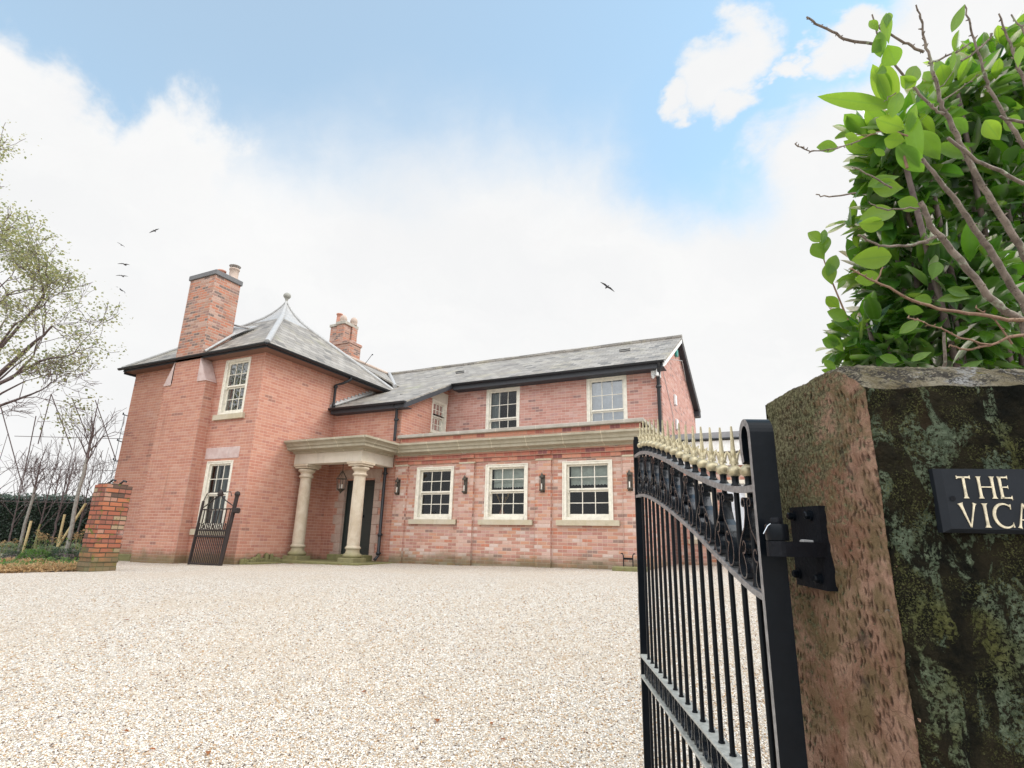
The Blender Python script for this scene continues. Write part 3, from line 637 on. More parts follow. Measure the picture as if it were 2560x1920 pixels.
sweep_profile('cornice', [(XR, PY), (PX, PY), (PX, YR-.085), (PX+.0001, YR-.085)][:3], cp, 'stone_cornice', house)
cq = [(o_*.62, z) for o_, z in cp]
sweep_profile('cornice', [(PX+.20, YR-.06), (OX1, YR-.06), (OX1, YW)], [(o_*.72, z) for o_, z in cp], 'stone_cornice', house)
w = MB(); w.box((XR, PY, 1.855), (PX, PY+.28, 2.14)); w.box((PX-.28, PY+.28, 1.855), (PX, YR-.0, 2.14)); w.build('frieze', 'stone_frieze', house)
w = MB(); w.box((XR, PY+.02, 2.12), (PX-.02, YR, 2.405)); w.build('porch_roof', 'lead', house)
w = MB(); w.box((XR, PY+.28, 2.0), (PX-.28, YR+.0, 2.05)); w.build('porch_ceiling', 'cream_paint', house)
# parapet and coping
w = MB(); w.box((-9.16, YR-.02, 2.40), (OX1, YR+.21, 2.60)); w.box((OX1-.21, YR+.21, 2.40), (OX1, YW, 2.60)); w.build('parapet', 'brick_band', house)
w = MB(); w.bbox((-9.22, YR-.10, 2.60), (OX1+.08, YR+.29, 2.685), .012); w.box((OX1-.29, YR+.29, 2.60), (OX1+.08, YW, 2.684)); w.build('coping', 'stone_cap', house)
w = MB(); w.box((-9.1, YR+.21, 2.3), (OX1-.21, YW, 2.42)); w.build('flat_roof', 'lead', house)
# ---- porch columns
def column(cx_, cy_):
    c = MB(); zb = -.475
    c.bbox((cx_-.235, cy_-.235, zb), (cx_+.235, cy_+.235, zb+.09), .01)
    c.build('plinth', 'stone_step', cl) if False else None
    return c
for (cx_, cy_) in ((-9.50, 10.93), (-11.27, 10.93)):
    zb = -.485; sh = MB()
    prof = [(.150, zb+.36), (.150, zb+.5)]+[(.150-.012*(i/10)**1.5, zb+.5+(1.50-zb-.5)*i/10) for i in range(1, 11)]
    sh.lathe(prof, (cx_, cy_, 0), 36); cl = sh.build('column', 'stone_column', house)
    b = MB(); b.bbox((cx_-.235, cy_-.235, zb-.05), (cx_+.235, cy_+.235, zb+.085), .012)
    tp = []
    def torus(r, z, h, k=8): return [(r-h/2+h/2*math.sin(math.pi*i/k)*1.0+.0, z+h*(1-math.cos(math.pi*i/k))/2) for i in range(k+1)]
    pr = [(.20, zb+.085)]+[(.205+.02*math.sin(math.pi*i/6), zb+.09+.08*i/6) for i in range(7)]+[(.175, zb+.19), (.160, zb+.23), (.158, zb+.265)]+[(.160+.026*math.sin(math.pi*i/8), zb+.27+.075*i/8) for i in range(9)]+[(.152, zb+.36)]
    b.lathe(pr, (cx_, cy_, 0), 36); b.build('base', 'stone_column', cl)
    k = MB(); pr = [(.138, 1.50), (.142, 1.505)]+[(.146+.036*math.sin(math.pi*i/8), 1.51+.075*i/8) for i in range(9)]+[(.146, 1.595), (.148, 1.63)]+[(.155+.058*math.sin(math.pi*(i/8)*.62), 1.635+.085*i/8) for i in range(9)]+[(.19, 1.735), (.17, 1.745)]
    k.lathe(pr, (cx_, cy_, 0), 36)
    k.bbox((cx_-.215, cy_-.215, 1.745), (cx_+.215, cy_+.215, 1.79), .006); k.bbox((cx_-.245, cy_-.245, 1.79), (cx_+.245, cy_+.245, 1.853), .008); k.build('capital', 'stone_column', cl)
# porch floor, door step, door
w = MB(); w.bbox((-11.58, 10.55, -.75), (-8.98, YR+.02, -.50), .02); w.bbox((XR-.02, 9.62, -.75), (-11.3, 10.52, -.545), .02); w.build('porch_step', 'stone_step', house)
w = MB(); w.bbox((-11.0, YR-.32, -.51), (-9.78, YR+.25, -.355), .015); w.build('door_step', 'stone_step', house)
w = MB(); DZ0, DZ1 = -.355, 1.555; w.box((-10.9, YR+.15, DZ0), (-9.92, YR+.2, DZ1))
for (a, b, c, d) in ((-10.80, -10.45, .75, 1.42), (-10.37, -10.02, .75, 1.42), (-10.80, -10.45, -.2, .52), (-10.37, -10.02, -.2, .52)):
    for (p, q, r_, s_) in ((a, b, c, c+.03), (a, b, d-.03, d), (a, a+.03, c+.03, d-.03), (b-.03, b, c+.03, d-.03)): w.box((p, YR+.138, r_), (q, YR+.151, s_))
dr = w.build('door', 'door_green', house)
w = MB(); w.bbox((-10.53, YR+.12, .585), (-10.28, YR+.149, .65), .004); w.build('letter_plate', 'black_paint', dr)
w = MB(); w.tube([(-10.41, YR+.15, 1.12), (-10.41, YR+.11, 1.12)], .02); w.tube([(-10.41+.045*math.cos(a_), YR+.105, 1.06+.06*math.sin(a_)) for a_ in lin(-math.pi*1.5, math.pi*.5, 16)], .009); w.build('knocker', 'black_paint', dr)
w = MB(); w.box((-10.93, YR+.1, DZ0), (-10.9, YR+.2, DZ1+.03)); w.box((-9.92, YR+.1, DZ0), (-9.89, YR+.2, DZ1+.03)); w.box((-10.9, YR+.1, DZ1), (-9.92, YR+.2, DZ1+.03)); w.build('door_frame', 'door_green', house)
rr = random.Random(3)
w = MB(); z = -.5; i = 0
while z < 1.56:
    h = rr.uniform(.17, .30); wd = (.30, .19)[i % 2]
    w.bbox((-10.92-wd, YR-.0, z), (-10.915, YR+.15, min(z+h-.008, 1.6)), .005); w.bbox((-9.905, YR-.0, z), (-9.9+wd*.85, YR+.15, min(z+h-.008, 1.6)), .005); z += h; i += 1
w.bbox((-11.15, YR-.0, 1.6), (-9.7, YR+.15, 1.84), .006)
w.build('door_surround', 'stone_jamb', house)
# ---- roofs
def curve_roof():
    mb = MB(); ax, ay, z0 = -13.62, 11.52, 4.60
    cor = [(-17.05, 9.08), (-11.2, 9.08), (-11.2, 14.25), (-17.05, 14.25)]
    ks = [0, .2, .4, .6, .78, .86, .91, .95, .98, 1.0]; zs_ = [0, .43, .86, 1.29, 1.68, 1.88, 2.05, 2.22, 2.38, 2.52]
    for i in range(4):
        a, b = cor[i], cor[(i+1) % 4]
        for j in range(len(ks)-1):
            def P(c, k, z): return (c[0]+(ax-c[0])*k, c[1]+(ay-c[1])*k, z0+z)
            mb.cur = 1 if j >= 4 else 0
            f = [P(a, ks[j], zs_[j]), P(b, ks[j], zs_[j]), P(b, ks[j+1], zs_[j+1]), P(a, ks[j+1], zs_[j+1])]
            if j == len(ks)-2: f = f[:3]
            mb.face(f)
    mb.cur = 0
    mb.face([(c[0], c[1], z0-.03) for c in reversed(cor)])
    for i in range(4):
        a, b = cor[i], cor[(i+1) % 4]; mb.face([(a[0], a[1], z0-.03), (b[0], b[1], z0-.03), (b[0], b[1], z0), (a[0], a[1], z0)])
    return mb, (ax, ay, z0), cor, ks, zs_
mb, apex, cor, ks, zs_ = curve_roof(); o = mb.build('roof', ['slate', 'lead'], house); o['label'] = 'slate hipped roof of the left block with flared lead peak'
w = MB()
for c, rd in ((cor[0], .055), (cor[1], .085), (cor[2], .07), (cor[3], .055)):
    w.tube([(c[0]+(apex[0]-c[0])*k, c[1]+(apex[1]-c[1])*k, apex[2]+z+.012) for k, z in zip(ks, zs_)], [rd*.9]*5+[rd*.8, rd*.7, rd*.55, rd*.4, rd*.3], 8)
w.build('hip_flashing', 'lead', house)
w = MB(); pz = apex[2]+2.46; w.lathe([(.05, 0), (.035, .06), (.03, .1), (.05, .12), (.03, .14), (.06, .16)]+[(.115*math.sin(math.pi*(.16+.8*i/10)), .26-.10*math.cos(math.pi*(.16+.8*i/10))) for i in range(11)], (apex[0], apex[1], pz-.02), 20); w.build('ball_finial', 'finial_grey', house)
# little lead gutter roof behind the stack
w = MB(); A_ = (SR_+.02, 9.9, 5.55); w.face([(SR_-.02, 9.2, 4.77), (SR_+.14, 9.2, 4.79), (SR_+.14, 9.98, 5.52), (SR_-.02, 9.98, 5.53)])
w.tube([(SR_-.2, 9.95, 5.78), (SR_+.32, 10.12, 5.66)], .03, 6); w.face([(SR_-.6, 9.86, 5.72), (SR_+.3, 10.12, 5.64), (SR_+.06, 9.72, 5.28), (SR_-.6, 9.7, 5.32)]); w.face([(SR_-.6, 9.86, 5.72), (SR_+.3, 10.12, 5.64), (SR_+.3, 10.4, 5.84), (SR_-.6, 10.4, 5.84)]); w.build('roof_saddle', 'lead', house)
w = MB(); w.tube([(SR_+.05, 9.1+.02, 4.70), (SR_+.05, 9.9, 5.47)], .035, 6); w.build('step_flashing', 'lead', house)
def slab_roof(pts, th=.05):
    mb = MB(); P = [Vector(p) for p in pts]; n = (P[1]-P[0]).cross(P[2]-P[0]).normalized()
    if n.z < 0: P = P[::-1]; n = -n
    Q = [p-n*th for p in P]; mb.face(P); mb.face(Q[::-1])
    for i in range(len(P)): j = (i+1) % len(P); mb.face([P[i], Q[i], Q[j], P[j]])
    return mb
EZ, RZ = 4.60, 6.22; YE = 13.9
mb = slab_roof([(-2.58, YE, EZ), (-2.58, YRG, RZ), (-13.9, YRG, RZ), (-13.9, YE, EZ)])
sl = (RZ-EZ)/(YRG-YE)
lo = slab_roof([(-8.88, YE-.001, EZ-.0005), (-11.56, YE-.001, EZ-.0005), (-11.56, 11.74, 3.56), (-8.90, 11.74, 3.56)]); base_n = len(mb.v)
for f, s_, m_ in zip(lo.f, lo.sm, lo.mi): mb.f.append(tuple(k+base_n for k in f)); mb.sm.append(s_); mb.mi.append(m_)
mb.v += lo.v
o = mb.build('roof', 'slate', house); o['label'] = 'long slate front roof slope of the wing sweeping down over the porch recess'
mb = slab_roof([(-2.58, YB+.1, EZ-.02), (-13.9, YB+.1, EZ-.02), (-13.9, YRG, RZ), (-2.58, YRG, RZ)]); o = mb.build('roof', 'slate', house)
w = MB(); w.tube([(-2.58+(-13.9+2.58)*i/24, YRG, RZ+.02+.006*math.sin(i*5)) for i in range(25)], .07, 8); w.build('ridge_tiles', 'slate', house)
# cross roof between block and wing, with its ridge
mb = slab_roof([(-13.65, 14.3, 6.2), (-11.2, 14.3, 4.86), (-11.2, 18, 4.86), (-13.65, 18, 6.2)]); o = mb.build('roof', 'slate', house)
mb = slab_roof([(-13.65, 14.3, 6.2), (-16.2, 14.3, 4.8), (-16.2, 18, 4.8), (-13.65, 18, 6.2)]); o = mb.build('roof', 'slate', house)
w = MB(); w.tube([(-13.65, 14.4, 6.23), (-13.65, 18, 6.23)], .06, 6); w.build('ridge_tiles', 'pot_buff', house)
w = MB(); va = Vector((-13.6, 16.75, 6.24)); vb = Vector((-11.25, 14.2, 4.83)); w.tube([va, va.lerp(vb, .5)+Vector((0, 0, .02)), vb], .07, 6); w.build('valley_flashing', 'lead', house)
w = MB(); w.tube([(XR+.02, 11.78, 3.64), (XR+.02, 13.95, 4.68)], .045, 6)
for i in range(14): y = 11.85+i*.15; w.box((XR-.005, y, 3.66+i*.0735), (XR+.03, y+.14, 3.78+i*.0735))
w.build('step_flashing', 'lead', house)
# gutters, fascias, soffits
def gutter(p, q, r=.055):
    w = MB(); p = Vector(p); q = Vector(q); d = (q-p).normalized(); side = Vector((d.y, -d.x, 0)); vs = []
    for e in (p, q):
        for k in range(7): a = math.pi*k/6; vs.append(e+side*(-math.cos(a)*r)+Vector((0, 0, -math.sin(a)*r)))
    w.idx(vs, [(k, k+1, 8+k, 7+k) for k in range(6)], True); w.face([vs[k] for k in range(7)]); w.face([vs[7+k] for k in range(7)][::-1]); w.face([vs[0], vs[6], vs[13], vs[7]]); w.build('gutter', 'black_gutter', house)
gutter((-17.1, 9.03, 4.585), (-11.15, 9.03, 4.585)); gutter((-11.15, 9.03, 4.58), (-11.15, 14.1, 4.58)); gutter((-8.86, 13.86, 4.57), (-2.6, 13.86, 4.57)); gutter((-11.5, 11.69, 3.545), (-8.88, 11.69, 3.545)); gutter((-2.7, YB+.14, 4.55), (-9, YB+.14, 4.55))
w = MB()
w.box((-17.0, 9.1, 4.50), (-11.22, 9.125, 4.575)); w.box((-11.245, 9.125, 4.50), (-11.22, 14.1, 4.575)); w.box((-17.0, 9.125, 4.44), (-16.97, 14.1, 4.575))
w.box((-8.86, 13.92, 4.40), (-2.62, 13.945, 4.56)); w.box((-8.86, 13.945, 4.40), (-2.62, YW, 4.415))
w.box((-11.5, 11.76, 3.40), (-8.9, 11.785, 3.52)); w.box((-11.5, 11.785, 3.40), (-8.9, YR+.02, 3.415))
# raking board of catslide and gable verges
def board(p, q, wdt, thk, drop=.15):
    p = Vector(p); q = Vector(q); d = (q-p).normalized(); s_ = Vector((1, 0, 0))*thk; dn = Vector((0, 0, -drop))
    vs = [p, q, q+s_, p+s_, p+dn, q+dn, q+s_+dn, p+s_+dn]
    for f in ((0, 1, 2, 3), (7, 6, 5, 4), (0, 4, 5, 1), (1, 5, 6, 2), (2, 6, 7, 3), (3, 7, 4, 0)): w.face([vs[k] for k in f])
board((-8.93, 11.7, 3.50), (-8.93, 13.95, 4.585), 0, .06, .13)
w.build('fascia', 'black_soffit', house)
w = MB(); w.box((-17.0, 9.125, 4.50), (-11.25, YF, 4.515)); w.box((XR, YF, 4.50), (-11.25, 14.1, 4.515)); w.build('soffit', 'soffit_brown', house)
w = MB(); board((-2.64, YRG, RZ-.03), (-2.64, YB+.1, EZ-.05), 0, .05, .19); w.face([(-2.64, YRG, RZ-.16), (-2.64, YB+.1, EZ-.2), (-2.775, YB+.1, EZ-.2), (-2.775, YRG, RZ-.16)]); w.box((-2.8, YB-.2, EZ-.26), (-2.6, YB+.12, EZ-.08)); w.build('bargeboard', 'black_soffit', house)
w = MB(); board((-2.64, YE, EZ-.03), (-2.64, YRG, RZ-.03), 0, .05, .15); w.box((-2.83, 13.98, 4.22), (-2.77, YW-.002, 4.40)); w.build('bargeboard', 'white_trim', house)
# down pipes
def pipe(pts, r=.038, collars=()):
    w = MB(); w.tube(pts, r, 10)
    for c in collars: w.lathe([(r+.004, -.04), (r+.016, -.035), (r+.016, .035), (r+.004, .04)], c, 12); 
    for c in collars: w.box((c[0]-.075, c[1]-.01, c[2]-.012), (c[0]+.075, c[1]+.03, c[2]+.012))
    return w.build('downpipe', 'black_gutter', house)
pipe([(-11.17, 12.06, 4.54), (-11.17, 12.06, 4.46), (-11.3, 11.93, 4.34), (-11.5, 11.84, 4.27), (-11.5, 11.84, 3.6), (-11.5, 11.8, 3.52)], collars=((-11.5, 11.84, 4.22), (-11.5, 11.84, 3.66)))
pipe([(-9.32, 11.7, 3.5), (-9.32, 11.9, 3.42), (-9.32, 11.93, 3.3), (-9.32, 11.93, 2.55)], collars=((-9.32, 11.93, 3.12),))
pipe([(-9.53, 11.92, 2.0), (-9.53, 11.92, -.36), (-9.55, 11.82, -.46)], .04, collars=((-9.53, 11.92, .15), (-9.53, 11.92, -.3), (-9.53, 11.92, 1.7)))
pipe([(-2.74, 13.88, 4.53), (-2.74, 13.92, 4.42), (-2.82, 14.14, 4.2), (-2.83, 14.19, 4.1), (-2.83, 14.19, 2.3)], .045, collars=((-2.83, 14.19, 3.98),))
# chimneys
def taper_band(w, x0, x1, y0, y1, z, h, o_): w.bbox((x0-o_, y0-o_, z), (x1+o_, y1+o_, z+h), .01)
w = MB(); w.box((SL_, 9.07, 4.56), (SR_, 9.86, 6.9)); ch = w.build('chimney', 'brick_chimney', house); ch['label'] = 'tall brick chimney stack at the front of the left block'
w = MB(); taper_band(w, SL_, SR_, 9.07, 9.86, 6.9, .14, .04); w.build('coping', 'old_slate', ch)
w = MB(); w.lathe([(.12, 0), (.11, .1), (.10, .2), (.125, .205), (.125, .24), (.10, .245)], (-14.02, 9.5, 7.05), 18); w.build('chimney_pot', 'pot_red', ch)
w = MB(); w.lathe([(.15, 0), (.14, .06), (.12, .08), (.125, .3), (.14, .31), (.14, .35), (.11, .36)], (-13.78, 9.72, 7.05), 18); w.build('chimney_pot', 'pot_buff', ch)
w = MB(); w.lathe([(.16, 0), (.15, .02)], (-13.78, 9.72, 7.48), 14); [w.tube([(-13.78+.1*math.cos(a), 9.72+.1*math.sin(a), 7.4), (-13.78+.13*math.cos(a), 9.72+.13*math.sin(a), 7.49)], .006, 4) for a in (0, 1.57, 3.14, 4.71)]; w.build('cowl', 'lead', ch)
w = MB(); w.box((-14.66, 14.6, 5.2), (-13.75, 15.2, 6.86)); w.bbox((-14.70, 14.56, 6.80), (-13.72, 15.24, 6.90), .01)
w.box((-14.86, 14.72, 6.86), (-14.53, 15.30, 7.60)); w.box((-14.50, 14.66, 6.9), (-14.16, 15.02, 7.62)); w.box((-14.52, 15.04, 6.9), (-14.1, 15.32, 7.62))
ch = w.build('chimney', 'brick_chimney', house); ch['label'] = 'clustered rear chimney stack with three pots behind the hipped roof'
w = MB(); w.bbox((-14.90, 14.68, 7.6), (-14.50, 15.34, 7.70), .01); w.bbox((-14.54, 14.62, 7.62), (-14.1, 15.36, 7.74), .01); w.build('coping', 'stone_cap', ch)
w = MB(); w.lathe([(.11, 0), (.10, .3), (.095, .45), (.12, .46), (.12, .5), (.09, .51)], (-14.72, 14.95, 7.70), 16); w.build('chimney_pot', 'pot_red', ch)
for (x, y) in ((-14.4, 14.84), (-14.2, 15.18)):
    w = MB(); w.lathe([(.13, 0), (.12, .1), (.135, .12), (.13, .2), (.10, .27), (.05, .31)], (x, y, 7.74), 16); w.build('chimney_pot', 'pot_buff', ch)
w = MB(); q = onY(912, 910, 15.3); w.tube([q, q+Vector((.12, 0, .12)), q+Vector((.3, 0, .33))], .01, 5); w.tube([q+Vector((.3, 0, .33)), q+Vector((.33, 0, .31))], .022, 5); w.build('roof_aerial', 'black_gutter', house)
# roof vents
nrm = Vector((0, -sl, 1)).normalized()
for (x, z) in ((-4.05, 5.56), (-9.55, 5.42)):
    y = YE+(z-EZ)/sl; w = MB()
    A = Vector((x-.17, y, z)); B2 = Vector((x+.17, y, z)); upv = Vector((0, 1, sl)).normalized()*.26
    w.face([A+nrm*.075, B2+nrm*.075, B2+upv+nrm*.01, A+upv+nrm*.01]); w.face([A+nrm*.005, B2+nrm*.005, B2+nrm*.05, A+nrm*.05][::1]); w.face([A, A+nrm*.075, A+upv]); w.face([B2, B2+nrm*.075, B2+upv])
    v = w.build('roof_vent', 'lead', house)
    w = MB(); w.box((x-.16, y-.012, z-.01), (x+.16, y-.004, z+.07)); w.build('vent_grille', 'black_gutter', v)
# wires and brackets on the left corner of the house
w = MB()
for z in (3.3, 2.55, 2.0, 1.15): w.tube([(XL-.14, YF-.06, z), (XL+.06, YF-.04, z-.05)], .014, 5); w.tube([(XL-.12, YF-.06, z), (XL-.12, YF-.06, z+.05)], .018, 5)
w.tube([(XL-.06, YF-.05, 3.3), (XL-.07, YF-.05, 2.5), (XL-.05, YF-.05, 1.1)], .008, 4)
w.build('vine_wire', 'black_gutter', house)
w = MB(); w.tube([(X1+.015, 14.5, 4.45), (X1+.015, 15.3, 3.8), (X1+.015, 15.6, 3.5), (X1+.015, 15.7, 1.5)], .008, 4); w.tube([(X1+.02, 15.1, 5.0), (X1+.25, 16.2, 5.25), (X1+.02, 18.2, 5.2)], .009, 4); w.build('cable', 'lead', house)
w = MB(); w.bbox((X1, 16.45, 5.52), (X1+.08, 16.68, 5.76), .02); o = w.build('alarm_box', 'alarm_green', house)
for (y, z) in ((15.9, 3.9), (15.95, 3.2)):
    w = MB(); w.bbox((X1, y, z), (X1+.06, y+.22, z+.3), .01); w.build('vent_cover', 'white_trim', house)
# ---- fixtures on the house
def wall_lantern(x, y, z0, z1, label):
    t_ = thing('wall_lantern', (x, y, z0), label, 'wall lantern', 'slim box lanterns on the brick pilasters')
    w = MB(); w.bbox((x-.055, y-.012, z0), (x+.055, y, z1), .004)
    n = 12; 
    w.build('backplate', 'lantern_metal', t_)
    w = MB(); r = .052; hb, ht = z0+.06, z1-.07
    for (zz, zz2) in ((hb-.03, hb), (ht, ht+.05)): w.lathe([(r, 0), (r+.004, .01), (r, zz2-zz)], (x, y-.065, zz), 14)
    for a in lin(0, 2*math.pi, 6)[:-1]: w.tube([(x+r*math.cos(a), y-.065+r*math.sin(a), hb), (x+r*math.cos(a), y-.065+r*math.sin(a), ht)], .004, 4)
    w.lathe([(.02, 0), (.03, .02), (.012, .05), (.005, .07)], (x, y-.065, ht+.05), 10); w.lathe([(.01, 0), (.03, .02), (r, .035)], (x, y-.065, hb-.065), 10)
    w.build('cage', 'lantern_metal', t_)
    w = MB(); w.tube([(x, y-.065, hb), (x, y-.065, hb+.13)], .016, 8); w.build('candle', 'candle', t_)
for x, lb in ((-9.07, 'slim metal wall lantern on the brick pilaster beside the porch'), (-7.08, 'slim metal wall lantern between the leftmost and middle ground floor windows'), (-5.06, 'slim metal wall lantern between the middle and rightmost ground floor windows'), (-3.06, 'slim metal wall lantern on the right end pilaster above the boot scraper')):
    wall_lantern(x, YR-.074, 1.14, 1.53, lb)
t_ = thing('hanging_lantern', (-10.45, 11.35, 1.12), 'glazed metal lantern hanging under the porch ceiling between the columns', 'lantern')
w = MB(); lx, ly = -10.45, 11.35; w.tube([(lx, ly, 2.0), (lx, ly, 1.72)], .008, 6); R0, R1 = .10, .135; zb, zt = 1.26, 1.52
for k in range(6):
    a = math.pi*k/3; b = math.pi*(k+1)/3
    w.tube([(lx+R0*math.cos(a), ly+R0*math.sin(a), zb), (lx+R1*math.cos(a), ly+R1*math.sin(a), zt), (lx+.05*math.cos(a), ly+.05*math.sin(a), 1.66), (lx, ly, 1.73)], .008, 5)
    for (R, z) in ((R0, zb), (R1, zt)): w.tube([(lx+R*math.cos(a), ly+R*math.sin(a), z), (lx+R*math.cos(b), ly+R*math.sin(b), z)], .009, 5)
w.lathe([(.012, 0), (.03, .04), (.09, .09), (R0, .1)], (lx, ly, zb-.11), 12); w.build('frame', 'lantern_metal', t_)
w = MB(); [w.tube([(lx+.03*math.cos(a), ly+.03*math.sin(a), zb), (lx+.03*math.cos(a), ly+.03*math.sin(a), zb+.12)], .011, 6) for a in (0, 2.1, 4.2)]; w.build('candle', 'candle', t_)
w = MB(); w.bbox((-2.99, 14.1, 4.26), (-2.86, 14.26, 4.4), .01); w.tube([(-2.93, 14.12, 4.27), (-2.93, 14.04, 4.2)], .04, 8); o = w.build('security_light', 'white_trim'); tag(o, 'small white security light under the eaves at the right corner of the wing', 'security light')
# vase in the middle window, lamp in the left one
t_ = thing('flower_vase', (-6.26, 12.3, .6), 'pink vase of dried flowers inside the middle ground floor window', 'vase')
w = MB(); w.lathe([(.05, 0), (.075, .05), (.08, .10), (.05, .17), (.028, .22), (.032, .26)], (-6.26, 12.3, .58), 16); w.build('vase', 'terracotta_pink', t_)
w = MB(); rr = random.Random(5)
for k in range(14):
    a = rr.uniform(0, 6.28); l = rr.uniform(.2, .36); e = Vector((-6.26+.55*l*math.cos(a), 12.3+.2*l*math.sin(a), .84+l)); w.tube([(-6.26, 12.3, .8), e], .004, 4)
    w.lathe([(.004, -.03), (.022, -.01), (.02, .012), (.003, .03)], e, 6)
w.build('dried_flowers', 'dried_flower', t_)
w = MB(); w.lathe([(.02, 0), (.05, .03), (.065, .1), (.05, .2), (.02, .25)], (-7.66, 12.45, 1.38), 14); w.tube([(-7.66, 12.45, 1.62), (-7.66, 12.45, 1.95)], .004, 4); o = w.build('glass_lamp', 'warm_shade'); tag(o, 'amber glass pendant lamp inside the leftmost ground floor window', 'lamp')
# boot scraper on its stone block
w = MB(); w.bbox((-3.38, 11.50, -.62), (-2.72, 11.86, -.37), .02); o = w.build('stone_block', 'stone_step'); tag(o, 'dark mossy stone block at the foot of the right end pilaster', 'stone block')
w = MB()
for x in (-3.18, -2.99): w.tube([(x, 11.66, -.37), (x, 11.66, -.16), (x+(.02 if x > -3.1 else -.02), 11.66, -.12), (x+(.05 if x > -3.1 else -.05), 11.66, -.125)], .011, 6)
w.box((-3.18, 11.655, -.24), (-2.99, 11.665, -.20)); o = w.build('boot_scraper', 'cast_iron_rough'); tag(o, 'iron boot scraper standing on a mossy stone block', 'boot scraper')
# low stone plinth at foot of the left block
w = MB(); rr = random.Random(4); x = XL-.05
while x < -15.0:
    l = rr.uniform(.3, .55); w.bbox((x, YF-.08, -.8), (min(x+l-.01, -14.96), YF+.02, -.50+rr.uniform(-.03, .03)), .02); x += l
w.build('stone_plinth', 'stone_step', house)
# mossy rubble skirt beside the porch
w = MB(); rr = random.Random(8)
for k in range(16):
    y = 9.5+k*.075; w.bbox((XR, y, -.7), (XR+rr.uniform(.08, .17), y+.1, -.5+rr.uniform(.0, .18)*math.sin((k+1)/17*3.14)), .03)
w.build('rubble_footing', 'stone_step', house)
# ================================================================== extension right of the gable
ext = thing('garden_building', (0, 14.9, -.45), 'single storey brick building with white fascia seen through and above the open gate', 'building')
YE2 = 14.95
w = MB(); EH = [(-2.35, -1.75, .22, 1.65), (-1.55, -.95, .22, 1.65), (-.6, .2, .22, 1.65)]
wall_holes(w, 'Y', YE2, -2.7, 5.0, GZ0, 2.0, EH, sgn=-1); w.build('wall', 'brick_orangery', ext)
w = MB(); w.box((-2.7, YE2-.1, 2.0), (5, YE2+.3, 2.30)); w.box((-2.7, YE2-.25, 2.33), (5, YE2+.3, 2.60)); w.build('white_fascia', 'render_white', ext)
w = MB(); w.box((-2.7, YE2-.13, 2.30), (5, YE2+.25, 2.33)); w.box((-2.7, YE2-.32, 2.62), (5, YE2+.25, 2.655)); w.build('gutter', 'black_gutter', ext)
w = MB(); w.box((-2.7, YE2-.25, 2.66), (5, YE2+4, 2.81)); w.build('roof', 'grey_lead_edge', ext)
for (a, b, c, d) in EH:
    w = MB(); w.box((a, YE2, c), (a+.09, YE2+.1, d)); w.box((b-.09, YE2, c), (b, YE2+.1, d)); w.box((a+.09, YE2, d-.09), (b-.09, YE2+.1, d)); w.box((a+.09, YE2-.02, c), (b-.09, YE2+.1, c+.12)); m_ = (a+b)/2
    w.box((m_-.02, YE2+.02, c+.12), (m_+.02, YE2+.08, d-.09)); wn = w.build('window', 'cream_paint', ext)
    w = MB(); w.box((a+.05, YE2+.09, c+.05), (b-.05, YE2+.12, d-.05)); w.build('pane', 'blind_pale' if a > -1.6 else 'dark_room', wn)
    w = MB(); w.box((a-.08, YE2-.05, c-.1), (b+.08, YE2+.05, c-.001)); w.build('sill', 'stone_sill', wn)
# ================================================================== THE OPEN DRIVEWAY GATE
GN = Vector((-.060, 1.57, 0)); GD = Vector((-.3797, .9251, 0)).normalized(); GP = Vector((GD.y, -GD.x, 0))
def GT(t, q, z): return GN+GD*t+GP*q+Vector((0, 0, z))
gate = thing('driveway_gate', GT(0, 0, -1.28), 'open black wrought iron driveway gate with scrolls and gold spearheads on the sandstone pier', 'gate')
def interp(tab, t):
    for (a, za), (b, zb) in zip(tab, tab[1:]):
        if t <= b: k = max(0, (t-a)/(b-a)); return za+(zb-za)*(k*k*(3-2*k) if False else k)
    return tab[-1][1]
def smooth_tab(tab):
    from math import floor
    xs_ = [p[0] for p in tab]; ys_ = [p[1] for p in tab]; n = len(tab)
    m = [(ys_[min(i+1, n-1)]-ys_[max(i-1, 0)])/(xs_[min(i+1, n-1)]-xs_[max(i-1, 0)]) for i in range(n)]
    def f(t):
        t = max(xs_[0], min(xs_[-1], t)); i = 0
        while i < n-2 and t > xs_[i+1]: i += 1
        h = xs_[i+1]-xs_[i]; k = (t-xs_[i])/h
        return (2*k**3-3*k*k+1)*ys_[i]+(k**3-2*k*k+k)*h*m[i]+(-2*k**3+3*k*k)*ys_[i+1]+(k**3-k*k)*h*m[i+1]
    return f
topr = smooth_tab([(0, .155), (.12, .158), (.30, .182), (.52, .228), (.80, .295), (1.1, .375), (1.4, .447), (1.65, .50), (1.85, .530), (2.1, .545)])
lowr = smooth_tab([(0, -.115), (.12, -.098), (.28, -.058), (.46, -.008), (.68, .055), (1.0, .135), (1.3, .20), (1.6, .255), (1.85, .288), (2.1, .30)])
